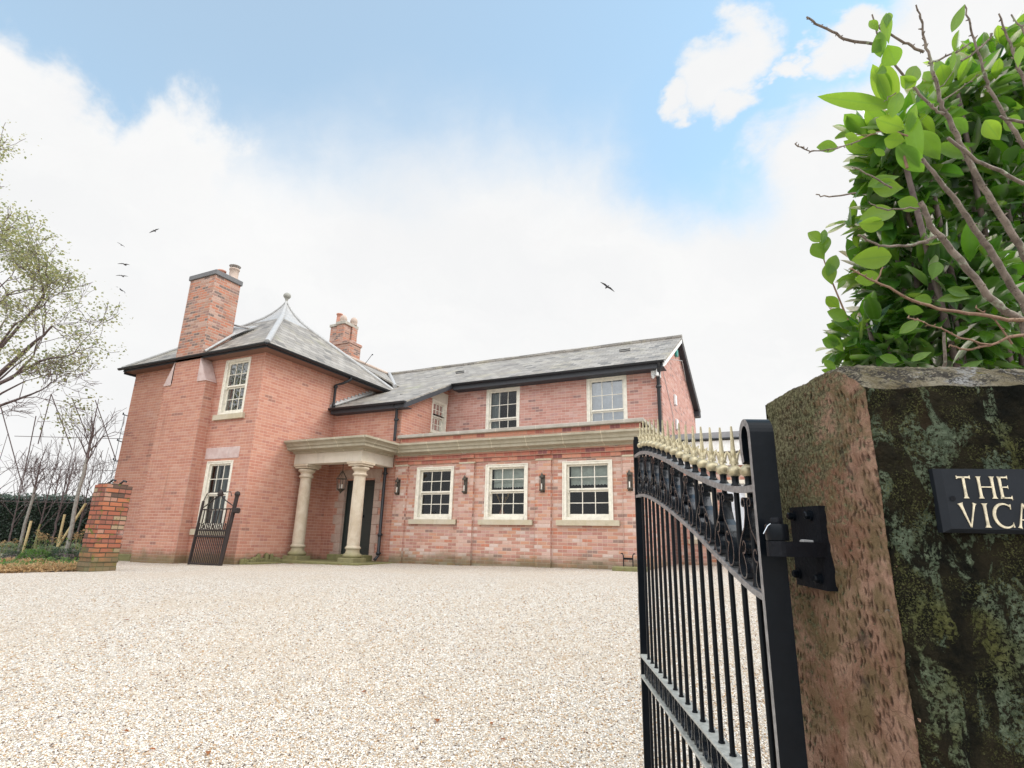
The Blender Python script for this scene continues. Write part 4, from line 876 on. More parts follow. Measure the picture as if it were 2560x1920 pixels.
def ribbon(mb, pts, wq, th, q0=0, smooth=False):
    """flat bar following pts (t,z) in the gate plane: width wq across the plane, thickness th in it"""
    vs = []; n = len(pts)
    for i in range(n):
        a = pts[max(i-1, 0)]; b = pts[min(i+1, n-1)]; dt, dz = b[0]-a[0], b[1]-a[1]; l = math.hypot(dt, dz) or 1; nt, nz_ = -dz/l, dt/l
        for (s_, q) in ((1, -1), (1, 1), (-1, 1), (-1, -1)): vs.append(GT(pts[i][0]+nt*s_*th/2, q0+q*wq/2, pts[i][1]+nz_*s_*th/2))
    fs = []
    for i in range(n-1):
        for k in range(4): k2 = (k+1) % 4; fs.append((i*4+k, i*4+k2, (i+1)*4+k2, (i+1)*4+k))
    fs += [(3, 2, 1, 0), ((n-1)*4, (n-1)*4+1, (n-1)*4+2, (n-1)*4+3)]
    mb.idx(vs, fs, smooth)
L = 2.085
# hinge stile: broad flat bar curled over at its head
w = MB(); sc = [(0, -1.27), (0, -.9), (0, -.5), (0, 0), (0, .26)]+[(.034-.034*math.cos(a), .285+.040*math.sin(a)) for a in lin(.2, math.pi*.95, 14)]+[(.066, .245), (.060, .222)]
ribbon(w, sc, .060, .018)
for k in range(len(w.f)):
    if k % 4 == 3 and k < 4*(len(sc)-1): w.mi[k] = 1  # left edge strip coloured pale for the light it catches
w.build('hinge_stile', ['black_paint', 'worn_lit_rail'], gate)
w = MB(); ribbon(w, [(L, -1.25), (L, .648)], .038, .022); ribbon(w, [(L-.002, .645), (L-.002, .668)], .03, .018); w.build('meeting_stile', 'black_paint', gate, bevel=.002)
w = MB(); ribbon(w, [(L+.042, -.375), (L+.042, -.265)], .010, .012, q0=-.01)
for (z0, z1) in ((-.375, -.355), (-.285, -.265)): ribbon(w, [(L+.02, z0), (L+.02, z1)], .010, .032, q0=-.01)
w.build('latch_plate', 'black_paint', gate)
w = MB(); N = 40
ribbon(w, [(t, topr(t)) for t in lin(.01, L-.01, N)], .034, .018, smooth=False); w.build('top_rail', 'worn_lit_rail', gate)
w = MB(); ribbon(w, [(t, lowr(t)) for t in lin(.01, L-.01, N)], .034, .016); w.build('curved_rail', 'worn_lit_rail', gate)
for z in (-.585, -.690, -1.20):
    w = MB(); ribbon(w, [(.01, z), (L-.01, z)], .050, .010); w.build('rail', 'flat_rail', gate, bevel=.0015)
PIT = .1125; NB = 18; bars = [.118+PIT*i for i in range(NB-1)]
proto_bar = None
for i, t in enumerate(bars):
    w = MB(); a = GT(t, 0, -1.25); b = GT(t, 0, topr(t)+.006); w.tube([a, b], .0078, 8, smooth=True)
    # forged feet where the bar passes the rails
    for z in (lowr(t)+.008,): w.lathe([(.014, 0), (.011, .012), (.008, .03)], GT(t, 0, z), 8)
    w.lathe([(.011, 0), (.010, .006)], GT(t, 0, -.58), 8)
    w.build('bar', 'black_paint', gate)
    # spearhead: black collar, gilt ball, barbed blade
    h = MB(); zt = topr(t)+.009; h.lathe([(.015, 0), (.010, .008), (.010, .022), (.012, .027)], GT(t, 0, zt), 10); sp_ = h.build('spearhead', 'black_paint', gate)
    h = MB(); pr = [(.004, .024)]+[(.0215*math.sin(math.pi*(.12+.76*k/8)), .0420-.0182*math.cos(math.pi*(.12+.76*k/8))) for k in range(9)]+[(.012, .066), (.009, .074), (.008, .082)]
    h.lathe(pr, GT(t, 0, zt), 14)
    for (sec, q) in ((.021, .0), ):
        # four sided tapering blade, slightly hollow
        zs2 = [.062, .078, .104, .135, .166, .176]; rs = [.015, .0100, .0070, .0052, .0038, .0028]
        vs = []
        for z_, r_ in zip(zs2, rs):
            for k in range(8):
                a_ = math.pi*k/4; rr_ = r_ if k % 2 == 0 else r_*.45
                vs.append(GT(t, 0, zt+z_)+GD*(rr_*math.cos(a_))+GP*(rr_*math.sin(a_)))
        h.idx(vs, [(j*8+k, j*8+(k+1) % 8, (j+1)*8+(k+1) % 8, (j+1)*8+k) for j in range(5) for k in range(8)])
    for s_ in (-1, 1):     # small out-turned barb
        h.tube([GT(t, 0, zt+.062), GT(t, s_*.008, zt+.078), GT(t, s_*.012, zt+.092), GT(t, s_*.018, zt+.100)], [.009, .006, .005, .002], 6)
    h.build('gilt_tip', 'gold_paint', sp_)
# lyre scrolls between the curved rails
def spiral(c, r0, r1, a0, a1, n=14): return [(c[0]+(r0+(r1-r0)*k/n)*math.cos(a0+(a1-a0)*k/n), c[1]+(r0+(r1-r0)*k/n)*math.sin(a0+(a1-a0)*k/n)) for k in range(n+1)]
def bez(p0, p1, p2, p3, n=10):
    out = []
    for k in range(n+1):
        t = k/n; u = 1-t; out.append((u**3*p0[0]+3*u*u*t*p1[0]+3*u*t*t*p2[0]+t**3*p3[0], u**3*p0[1]+3*u*u*t*p1[1]+3*u*t*t*p2[1]+t**3*p3[1]))
    return out
for i in range(0, len(bars), 2):
    tc = bars[i]
    for s_ in (-1, 1):
        tb = tc+s_*PIT*.5
        if tb < .03 or tb > L-.03: continue
        z0 = lowr(tb)+.012; z1 = topr(tc+s_*.02)-.012; H = z1-z0
        R = .040
        # bottom C: starts in a small curl, sweeps round the bottom and rises to the centre bar, small curl at top
        cb = (tb, z0+R)
        low = spiral((tb-s_*.010, z0+R+.026), .008, .020, math.pi/2, math.pi/2+s_*2.2*math.pi*.75, 10) if False else []
        c1 = [(tb-s_*R*.95+s_*.010, z0+R+.062), (tb-s_*R*.35, z0+R+.058)]
        curl = spiral((tb-s_*.012, z0+R+.046), .007, .021, 0 if s_ > 0 else math.pi, (2*math.pi*.85) if s_ > 0 else math.pi-2*math.pi*.85, 12)
        start = curl[-1]
        bow = bez(start, (tb-s_*.040, z0+R*.6), (tb-s_*.02, z0-.004), (tb+s_*.008, z0+.002), 8)[1:]
        rise = bez(bow[-1], (tb+s_*.046, z0+.012), (tb+s_*.050, z0+H*.34), (tc+s_*.028, z0+H*.60), 10)[1:]
        up_ = bez(rise[-1], (tc+s_*.014, z0+H*.74), (tc+s_*.010, z1-.05), (tc+s_*.013, z1-.035), 6)[1:]
        tcurl = spiral((tc+s_*.026, z1-.024), .0165, .007, math.pi*1.1 if s_ > 0 else -math.pi*.1, (math.pi*1.1-s_*math.pi*1.7) if s_ > 0 else (-math.pi*.1+math.pi*1.7), 12)
        pts = curl+bow+rise+up_+tcurl
        w = MB(); ribbon(w, pts, .028, .005, smooth=False); w.build('scroll', 'gloss_black', gate)
for i in range(NB-1):        # rings between the two straight rails
    t = (bars[i]+(bars[i+1] if i+1 < len(bars) else L))/2 if i+1 < len(bars) else bars[i]+PIT/2
    w = MB(); ribbon(w, [(t+.040*math.cos(a), -.6375+.044*math.sin(a)) for a in lin(0, 2*math.pi, 20)], .022, .0045); w.build('ring', 'gloss_black', gate)
# ================================================================== SANDSTONE PIER
PC = Vector((.161, 1.383, 0)); LD = Vector((-math.sin(math.radians(26.5)), math.cos(math.radians(26.5)), 0)); RD = Vector((.953, .302, 0)).normalized()
PL, PR = .47, .62
def pier_top(a, b):    # a: 0..1 along left face (away), b: 0..1 along right face
    e = min(b*PR/.15, 1); f2 = min(a*PL/.13, 1)
    h = .338+.085*(min(e, 1)**.8)*min(1, f2**.9) if False else .345
    h = .342+.095*(1-(1-min(1, a*PL/.17))**2)*(1-(1-min(1, (b*PR+.045)/.12))**2)-.035*b*min(1, a*3)
    h += .018*min(1, a*6)*(1-min(1, b*PR/.05))+.006*mnoise.noise(Vector((a*5, b*6, 2)))+.003*mnoise.noise(Vector((a*22, b*26, 4)))
    return h
pier = thing('gate_pier', PC+LD*.2+RD*.3+Vector((0, 0, -1.32)), 'weathered red sandstone gate pier with tooled side, lichen covered front and black hinge bracket', 'gate pier')
Zc = -1.45
def PP(a, b, z): return PC+LD*(PL*a)+RD*(PR*b)+Vector((0, 0, z))
nL = Vector((-.895, -.446, 0)); nR = Vector((.302, -.953, 0))
def disp(p, amp=.004):
    return mnoise.noise(p*9)*amp+mnoise.noise(p*31)*amp*.45+mnoise.noise(p*90)*amp*.28
def hsh(i, j, k):
    x = math.sin(i*127.1+j*311.7+k*74.7)*43758.5453; return x-math.floor(x)
def gouge(u, v):
    """depth 0..1 of the mason's pick marks at metres u,v on the side face"""
    cu_, cv_ = .0130, .030; best = 0
    j0 = math.floor(v/cv_)
    for j in (j0-1, j0, j0+1):
        uu = u/cu_+.5*(j % 2)+.35*mnoise.noise(Vector((j*3.3, 5, 0))); i0_ = math.floor(uu)
        for i in (i0_-1, i0_, i0_+1):
            h1, h2, h3 = hsh(i, j, 1), hsh(i, j, 2), hsh(i, j, 3)
            if h3 < .25: continue
            du = (uu-i-.5-(h1-.5)*.55)*cu_; dv = v-(j+.5+(h2-.5)*.6)*cv_; du += dv*.18*(h1-.5)*3
            r2 = (du/(.0033+.0016*h2))**2+(dv/(.0090+.0050*h1))**2
            if r2 < 1: best = max(best, (1-r2)**.7*(.5+.5*h3))
    return best
def edge_wear(z): return .004+.010*abs(mnoise.noise(Vector((z*6.5, 1, 3))))+.013*max(0, mnoise.noise(Vector((z*15, 4, 3))))+.006*max(0, mnoise.noise(Vector((z*46, 4, 8))))
def zlevels(n): return [0, .25, .45]+[.45+.55*(i+1)/n for i in range(n)]
LV = zlevels(330); NA = 150
w = MB(); vs = []; pitv = []; side_edge = []
for k in LV:
    for i in range(NA+1):
        a = (i/NA); zt = pier_top(a, 0); z = Zc+(zt-Zc)*k
        p = PP(a, 0, z); fade = min(1, (1-k)*60)
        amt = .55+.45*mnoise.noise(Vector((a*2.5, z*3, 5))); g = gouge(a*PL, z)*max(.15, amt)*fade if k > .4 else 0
        p += nL*(disp(p, .006)-g*.0065)
        e_ = a*PL
        if e_ < .03: p += -nL*edge_wear(z)*(1-e_/.03)**2
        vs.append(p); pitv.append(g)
        if i == 0: side_edge.append(p)
w.idx(vs, [(j*(NA+1)+i, (j+1)*(NA+1)+i, (j+1)*(NA+1)+i+1, j*(NA+1)+i+1) for j in range(len(LV)-1) for i in range(NA)], True)
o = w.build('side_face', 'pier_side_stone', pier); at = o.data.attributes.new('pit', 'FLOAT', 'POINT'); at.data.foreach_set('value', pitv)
NB2 = 150; w = MB(); vs = []
for j, k in enumerate(LV):
    for i in range(NB2+1):
        b = (i/NB2)**1.15; zt = pier_top(0, b); z = Zc+(zt-Zc)*k
        p = PP(0, b, z); p += nR*(disp(p, .006)+.004*max(0, mnoise.noise(p*42))+.0025*mnoise.noise(p*150))
        u_ = b*PR
        if i == 0: p = side_edge[j]
        elif u_ < .03: p += -nR*edge_wear(z)*.8*(1-u_/.03)**2
        vs.append(p)
w.idx(vs, [(j*(NB2+1)+i, j*(NB2+1)+i+1, (j+1)*(NB2+1)+i+1, (j+1)*(NB2+1)+i) for j in range(len(LV)-1) for i in range(NB2)], True)
rim = [vs[(len(LV)-1)*(NB2+1)+i] for i in range(NB2+1)]
w.face([PP(1, 0, Zc), PP(1, 0, pier_top(1, 0)), PP(1, 1, pier_top(1, 1)), PP(1, 1, Zc)]); w.face([PP(0, 1, Zc), PP(1, 1, Zc), PP(1, 1, pier_top(1, 1)), PP(0, 1, pier_top(0, 1))])
w.build('front_face', 'pier_front_stone', pier)
w = MB(); vs = []; NA3 = 90
for j in range(NA3+1):
    for i in range(NB2+1):
        a, b = j/NA3, (i/NB2)**1.15; p = PP(a, b, pier_top(a, b)); p.z += .004*mnoise.noise(p*60)+.003*mnoise.noise(p*140)
        if j == 0: p = rim[i].copy()
        if i == 0 and j > 0: p = PP(a, b, pier_top(a, b)); p += nL*disp(p, .005)
        vs.append(p)
w.idx(vs, [(j*(NB2+1)+i, j*(NB2+1)+i+1, (j+1)*(NB2+1)+i+1, (j+1)*(NB2+1)+i) for j in range(NA3) for i in range(NB2)], True)
w.build('capping', 'pier_top_stone', pier)
# hinge bracket
def onleft(s_, out, z): return Vector((.058, 1.588, 0))+LD*s_+nL*out+Vector((0, 0, z))
w = MB()
P4 = [(.122, .111), (-.020, .107), (-.016, -.086), (.124, -.080)]
fr_ = [onleft(s_, .018, z) for s_, z in P4]; bk_ = [onleft(s_, -.012, z) for s_, z in P4]
w.face(fr_); w.face(bk_[::-1])
for i in range(4): j = (i+1) % 4; w.face([fr_[i], bk_[i], bk_[j], fr_[j]])
hb = w.build('hinge_bracket', 'cast_iron_rough', pier, bevel=.003); hb['label'] = 'black iron hinge plate bolted to the side of the pier'
for (s_, z) in ((.103, .088), (.018, .086), (.106, -.054), (.006, -.060)):
    w = MB(); c = onleft(s_, .018, z); A = LD; B3 = Vector((0, 0, 1)); vs = []
    for (r_, o_) in ((.013, 0), (.013, .005)):
        vs += [c+nL*o_+A*(r_*math.cos(k*math.pi/8))+B3*(r_*math.sin(k*math.pi/8)) for k in range(16)]
    w.idx(vs, [(k, (k+1) % 16, 16+(k+1) % 16, 16+k) for k in range(16)]); w.face(vs[16:])
    vs = []
    for (r_, o_) in ((.0095, .005), (.0095, .014), (.007, .0165)):
        vs += [c+nL*o_+A*(r_*math.cos(k*math.pi/3+.3))+B3*(r_*math.sin(k*math.pi/3+.3)) for k in range(6)]
    w.idx(vs, [(q*6+k, q*6+(k+1) % 6, (q+1)*6+(k+1) % 6, (q+1)*6+k) for q in range(2) for k in range(6)]); w.face(vs[12:])
    w.build('bolt', 'black_paint', hb)
pin = Vector((-.043, 1.512, 0))
w = MB(); e = onleft(-.0, .018, 0); e.z = 0; dr_ = (e-pin); 
dn_ = dr_.normalized(); sd_ = Vector((-dn_.y, dn_.x, 0)); pl_ = []
for a in lin(math.pi/2, math.pi*1.5, 8): pl_.append(pin+dn_*(.026*math.cos(a))+sd_*(.026*math.sin(a)))
pl_ += [e-sd_*.022, e+sd_*.022]
zb_, zt_ = -.012, .022
lo_ = [p+Vector((0, 0, zb_)) for p in pl_]; hi_ = [p+Vector((0, 0, zt_)) for p in pl_]
w.face(hi_[::-1]); w.face(lo_)
for i in range(len(pl_)): j = (i+1) % len(pl_); w.face([lo_[j], lo_[i], hi_[i], hi_[j]])
w.build('hinge_arm', 'cast_iron_rough', hb, bevel=.003)
w = MB(); w.lathe([(.024, .0235), (.0255, .026), (.0255, .058), (.024, .061)], pin, 28); w.build('hinge_collar', 'black_paint', gate)
w = MB(); w.lathe([(.011, .058), (.0125, .060), (.0125, .073), (.010, .076)], pin, 14); w.build('hinge_pin', 'cast_iron_rough', hb)
w = MB(); q = pin+Vector((-.012, -.020, .060)); w.tube([q+Vector((-.016, -.008, -.022)), q+Vector((-.006, -.004, -.004)), q+Vector((0, 0, .001)), q+Vector((.008, .0, -.004)), q+Vector((.014, -.002, -.008))], .0014, 5); w.build('wire_tie', 'bright_wire', gate)
w = MB(); vs = onleft(.03, .026, .024); w.bbox((-.016, -.01, -.004), (.016, .01, .004), .002, Matrix.Translation(vs)@Matrix.Rotation(math.radians(26), 4, 'Z')@Matrix.Rotation(.05, 4, 'Y')); w.build('weld_bead', 'bright_wire' if False else 'lead', hb)
# ---- house name plate
sign = thing('name_plate', PC+RD*.28+nR*.01+Vector((0, 0, .04)), 'dark slate name plate with gold capitals screwed to the front of the sandstone pier', 'sign')
def onfront(u, out, z): return PC+RD*u+nR*out+Vector((0, 0, z))
w = MB(); fp = [(.096, .043), (.50, .043), (.50, .1675), (.096, .1675)]
bv = .007
f0 = [onfront(u, .024, z) for u, z in ((.096+bv*1.6, .043+bv), (.50-bv, .043+bv), (.50-bv, .1675-bv*.25), (.096+bv*1.6, .1675-bv*.25))]; f1 = [onfront(u, .014, z) for u, z in fp]; f2 = [onfront(u, -.006, z) for u, z in fp]
w.face(f0)
for A_, B_ in ((f0, f1), (f1, f2)):
    for i in range(4): j = (i+1) % 4; w.face([B_[i], B_[j], A_[j], A_[i]])
w.build('plate', 'slate_sign', sign)
w = MB(); c = onfront(.118, .0245, .108); vs = [c+nR*.0015+RD*(.005*math.cos(k*math.pi/6))+Vector((0, 0, .005*math.sin(k*math.pi/6))) for k in range(12)]; w.face(vs); w.build('screw', 'cast_iron_rough', sign)
SER = 1.0
def stroke(mb, p, q, w0, w1, s0=0, s1=0):
    p = Vector(p); q = Vector(q); d = (q-p); l = d.length; d.normalize(); n = Vector((-d.y, d.x)); out = []
    # stations along the stroke with flared serifs
    st = [(0, w0/2+s0), (.05, w0/2+s0*.35), (.13, w0/2+s0*.05), (.5, (w0+w1)/4*.94), (.87, w1/2+s1*.05), (.95, w1/2+s1*.35), (1, w1/2+s1)]
    for k in range(len(st)-1):
        a, b = st[k], st[k+1]; pa = p+d*l*a[0]; pb = p+d*l*b[0]
        mb.append([pa+n*a[1], pb+n*b[1], pb-n*b[1], pa-n*a[1]])
def arc(mb, c, rx, ry, a0, a1, wf, n=18):
    for k in range(n):
        t0 = a0+(a1-a0)*k/n; t1 = a0+(a1-a0)*(k+1)/n; w0 = wf(k/n); w1 = wf((k+1)/n)
        P = lambda t, o_: Vector((c[0]+(rx+o_)*math.cos(t), c[1]+(ry+o_)*math.sin(t)))
        mb.append([P(t0, w0/2), P(t1, w1/2), P(t1, -w1/2), P(t0, -w0/2)])
def letter(ch):
    m = []; W, T2 = .105, .05
    if ch == 'T': stroke(m, (.0, .96), (.62, .96), .075, .075, .045, .045); stroke(m, (.31, .98), (.31, 0), W, W, 0, .075)
    if ch == 'H': stroke(m, (.1, 1), (.1, 0), W, W, .07, .07); stroke(m, (.70, 1), (.70, 0), W, W, .07, .07); stroke(m, (.1, .52), (.70, .52), T2, T2)
    if ch == 'E': stroke(m, (.1, 1), (.1, 0), W, W, .06, .04); stroke(m, (.08, .965), (.46, .965), .07, .06, 0, .06); stroke(m, (.1, .52), (.42, .52), T2, T2, 0, .06); stroke(m, (.06, .035), (.52, .035), .07, .06, 0, .07)
    if ch == 'V': stroke(m, (.06, 1), (.36, 0), .115, .04, .06, 0); stroke(m, (.66, 1), (.36, 0), .06, .05, .055, 0)
    if ch == 'I': stroke(m, (.1, 1), (.1, 0), W, W, .075, .075)
    if ch == 'C': arc(m, (.45, .5), .43, .49, math.radians(48), math.radians(312), lambda k: .035+.085*math.sin(math.pi*k)); stroke(m, (.735, .97), (.745, .76), .05, .012); stroke(m, (.745, .22), (.75, .02), .012, .05)
    if ch == 'A': stroke(m, (.33, 1.02), (.06, 0), .03, .06, 0, .055); stroke(m, (.33, 1.02), (.66, 0), .05, .12, 0, .06); stroke(m, (.18, .34), (.56, .34), T2, T2)
    if ch == 'R': stroke(m, (.1, 1), (.1, 0), W, W, .06, .06); arc(m, (.24, .76), .22, .215, math.radians(90), math.radians(-90), lambda k: .05+.06*math.sin(math.pi*k), 10); stroke(m, (.1, .965), (.25, .965), T2, T2); stroke(m, (.1, .545), (.25, .545), T2, T2); stroke(m, (.24, .54), (.66, 0), .08, .11, 0, .05)
    if ch == 'G': arc(m, (.45, .5), .43, .49, math.radians(50), math.radians(310), lambda k: .035+.085*math.sin(math.pi*k)); stroke(m, (.735, .97), (.745, .78), .05, .012); stroke(m, (.74, .40), (.74, .06), W, .08, .07, 0)
    return m
def put_word(s, u, z, h, adv):
    w = MB()
    for ch, du in zip(s, adv):
        for poly in letter(ch):
            q = [(u+p.x*h*.92+du, z+p.y*h) for p in poly]; hi = [onfront(a, .0262, b) for a, b in q]; lo2 = [onfront(a, .0238, b) for a, b in q]
            if (Vector(q[1])-Vector(q[0])).cross(Vector(q[2])-Vector(q[1])) < 0: hi = hi[::-1]; lo2 = lo2[::-1]
            w.face(hi)
            for i in range(4): j = (i+1) % 4; w.face([lo2[i], lo2[j], hi[j], hi[i]])
    return w.build('lettering', 'letter_gold', sign)
put_word('THE', .1305, .1085, .0425, (0, .035, .072))
put_word('VICARAGE', .1265, .0535, .0455, (0, .0405, .058, .097, .133, .163, .198, .235))
# ================================================================== vegetation helpers
def leaf_into(vs, fs, rnds, base, d, up, L_, W_, fold, droop, r, seg=3, pw=1.15):
    d = d.normalized(); side = d.cross(up)
    if side.length < 1e-4: side = d.orthogonal()
    side.normalize(); n = side.cross(d).normalized(); i0 = len(vs)
    for k in range(seg+1):
        f = k/seg; c = base+d*(L_*f)-up*(droop*L_*f*f); pr = math.sin(math.pi*f**pw)**.8 if 0 < k < seg else 0; wd = W_*pr
        if k in (0, seg): vs.append(c); rnds.append((r, 1.0))
        else: vs += [c-side*wd+n*(fold*wd), c, c+side*wd+n*(fold*wd)]; rnds += [(r, 0.0), (r, 1.0), (r, 0.0)]
    a = i0; b = i0+1
    fs += [(a, b+1, b), (a, b+2, b+1)]
    for k in range(1, seg-1):
        p = i0+1+(k-1)*3; q = p+3; fs += [(p, p+1, q+1, q), (p+1, p+2, q+2, q+1)]
    p = i0+1+(seg-2)*3; e = len(vs)-1; fs += [(p, p+1, e), (p+1, p+2, e)]
def leaf_obj(name, vs, fs, rnds, mat, parent, smooth=True):
    me = bpy.data.meshes.new(name); org = Vector((0, 0, 0))
    if parent is None:
        org = sum(vs, Vector())/len(vs); org.z = min(v.z for v in vs)
    me.from_pydata([tuple(v-org) for v in vs], [], fs); me.polygons.foreach_set('use_smooth', [smooth]*len(fs)); me.materials.append(MATS[mat])
    at = me.attributes.new('leafrand', 'FLOAT', 'POINT'); at.data.foreach_set('value', [r[0] for r in rnds])
    at = me.attributes.new('rib', 'FLOAT', 'POINT'); at.data.foreach_set('value', [r[1] for r in rnds]); me.update()
    o = bpy.data.objects.new(name, me); COL.objects.link(o); o.location = org
    if parent is not None: o.parent = parent; o.location = -parent.location
    return o
def at_depth(px, py, d): return ray(px, py)*d
# ---- laurel behind the pier -------------------------------------------------
rl = random.Random(21)
laurel = thing('laurel_bush', at_depth(2500, 1376, 2.75)+Vector((0, 0, -1.32)), 'large glossy cherry laurel bush towering behind the sandstone pier', 'bush')
lobes = [(2330, 850, 2.45, .26), (2230, 905, 2.35, .15), (2180, 935, 2.4, .10), (2500, 800, 2.7, .45), (2290, 700, 2.45, .25), (2420, 600, 2.65, .38), (2260, 560, 2.6, .18), (2330, 430, 2.6, .23), (2480, 380, 2.8, .36), (2420, 330, 2.6, .20), (2560, 250, 2.7, .26), (2640, 600, 2.9, .55), (2700, 300, 3.0, .5), (2500, 1050, 2.9, .5), (2300, 1000, 2.7, .3), (2260, 780, 2.5, .19), (2760, 900, 3.2, .7), (2230, 650, 2.55, .12), (2560, 480, 2.5, .3), (2225, 560, 2.4, .12), (2250, 480, 2.35, .12), (2260, 400, 2.35, .17), (2300, 340, 2.3, .14), (2240, 320, 2.2, .08), (2400, 260, 2.4, .15), (2490, 190, 2.5, .16), (2380, 760, 2.3, .25), (2180, 850, 2.35, .14)]
vs, fs, rn = [], [], []; yv, yf, yr = [], [], []; cen = [(at_depth(x, y, d), r) for (x, y, d, r) in lobes]
def inside_depth(p):
    return max(r-(p-c).length for c, r in cen)
tips = MB()
for c, r in cen:
    n = int(270*(r/.25)**2)
    for k in range(n):
        u = Vector((rl.gauss(0, 1), rl.gauss(0, 1), rl.gauss(0, 1))).normalized(); rad = r*(1-abs(rl.gauss(0, .16)))
        p = c+u*rad
        dd = inside_depth(p)
        if dd > .13 and rl.random() < .75: continue
        d = (u+Vector((rl.uniform(-.8, .8), rl.uniform(-.8, .8), rl.uniform(-.35, .7)))).normalized()
        upv = (Vector((0, 0, 1))*1.0+u*.5+Vector((rl.uniform(-.5, .5), rl.uniform(-.5, .5), 0))).normalized()
        Lf = rl.uniform(.075, .155); Wf = Lf*rl.uniform(.17, .25)
        outer = dd < .035 and rl.random() < .55
        tgt = (yv, yf, yr) if outer and (u.z > -.2) else (vs, fs, rn)
        leaf_into(*tgt, p-d*Lf*.4, d, upv, Lf*(0.95 if outer else 1), Wf*(1.15 if outer else 1), rl.uniform(.05, .7), rl.uniform(-.35, .5), rl.random(), seg=6)
for (ci_, n_) in ((1, 5), (2, 4), (4, 5), (6, 5), (7, 6), (15, 4), (17, 3), (19, 5), (20, 5), (21, 6), (22, 5), (23, 3), (24, 5), (25, 6), (9, 6), (10, 6)):
    c, r = cen[min(ci_, len(cen)-1)]
    for k in range(max(1, n_//2)):
        u = Vector((rl.gauss(-.5, .7), rl.gauss(.1, .6), rl.gauss(.3, .7))).normalized(); p0 = c+u*r*.85; dd_ = (u+Vector((rl.uniform(-.4, .2), 0, rl.uniform(-.1, .7)))).normalized(); ln = rl.uniform(.05, .11)
        tips.tube([p0, p0+dd_*ln*.5, p0+dd_*ln+Vector((0, 0, .01))], [.003, .0024, .0014], 5)
        for q_ in range(6):
            pp = p0+dd_*ln*(.25+.15*q_); sd2 = (dd_*.6+Vector((rl.gauss(0, 1), rl.gauss(0, 1), rl.gauss(0, .8))).normalized()).normalized(); Lq = rl.uniform(.07, .12)
            leaf_into(yv, yf, yr, pp, sd2, (Vector((0, 0, 1))+u*.4).normalized(), Lq, Lq*rl.uniform(.19, .27), rl.uniform(.1, .5), rl.uniform(-.2, .4), rl.random(), seg=7, pw=rl.uniform(1, 1.4))
tips.build('shoots', 'bark_mossy', laurel)
leaf_obj('foliage', vs, fs, rn, 'laurel_leaf', laurel)
leaf_obj('young_foliage', yv, yf, yr, 'young_leaf', laurel)
w = MB()
g0 = Vector((at_depth(2500, 1376, 2.75).x, at_depth(2500, 1376, 2.75).y, -1.35))
for c, r in cen:
    m1 = g0.lerp(c, .5)+Vector((rl.uniform(-.1, .1), rl.uniform(-.1, .1), -.1)); w.tube([g0+Vector((rl.uniform(-.1, .1), rl.uniform(-.1, .1), 0)), m1, c, c+(c-m1).normalized()*r*.7], [.022, .016, .009, .003], 6)
w.build('stem', 'bark_dark', laurel)
# sprigs leaving the bush: (stem polyline in survey coordinates, depth) + leaves (base, tip, width)
w = MB(); lv, lf, lr = [], [], []
def sprig(pts, dep, r0=.004, r1=.0015, mat=None):
    P = [at_depth(x, y, dep+.02*i) for i, (x, y) in enumerate(pts)]; w.tube(P, [r0+(r1-r0)*i/(len(P)-1) for i in range(len(P))], 6); return P
def bigleaf(x0, y0, x1, y1, dep, wpx, fold=.15, droop=.0, r=.5, tilt=0):
    b = at_depth(x0, y0, dep); t_ = at_depth(x1, y1, dep+tilt); d = t_-b; L_ = d.length
    nrm_ = (-ray((x0+x1)/2, (y0+y1)/2)).normalized()+Vector((rl.uniform(-.35, .35), rl.uniform(-.35, .35), rl.uniform(-.2, .5)))
    leaf_into(lv, lf, lr, b, d, nrm_.normalized(), L_*1.04, wpx/F_PX*dep*.40, fold+rl.uniform(0, .3), droop+rl.uniform(-.05, .2), r, seg=10, pw=rl.uniform(.95, 1.5))
sprig([(2120, 800), (2095, 740), (2070, 680), (2050, 620), (2048, 590)], 2.3)
for a in ((2080, 712, 2068, 655, 42), (2062, 650, 2032, 610, 44), (2058, 640, 2066, 590, 36), (2092, 725, 2112, 700, 20), (2100, 770, 2066, 742, 36), (2122, 800, 2070, 780, 44), (2068, 690, 2090, 640, 40), (2050, 605, 2022, 580, 40), (2055, 612, 2062, 574, 22)): bigleaf(*a[:4], 2.3, a[4], r=rl.random())
sprig([(2110, 925), (2085, 925), (2060, 912)], 2.3)
for a in ((2090, 925, 2058, 900, 26), (2095, 932, 2054, 925, 20), (2120, 940, 2085, 958, 26), (2100, 860, 2058, 850, 44), (2110, 880, 2070, 835, 30)): bigleaf(*a[:4], 2.3, a[4], r=rl.random())
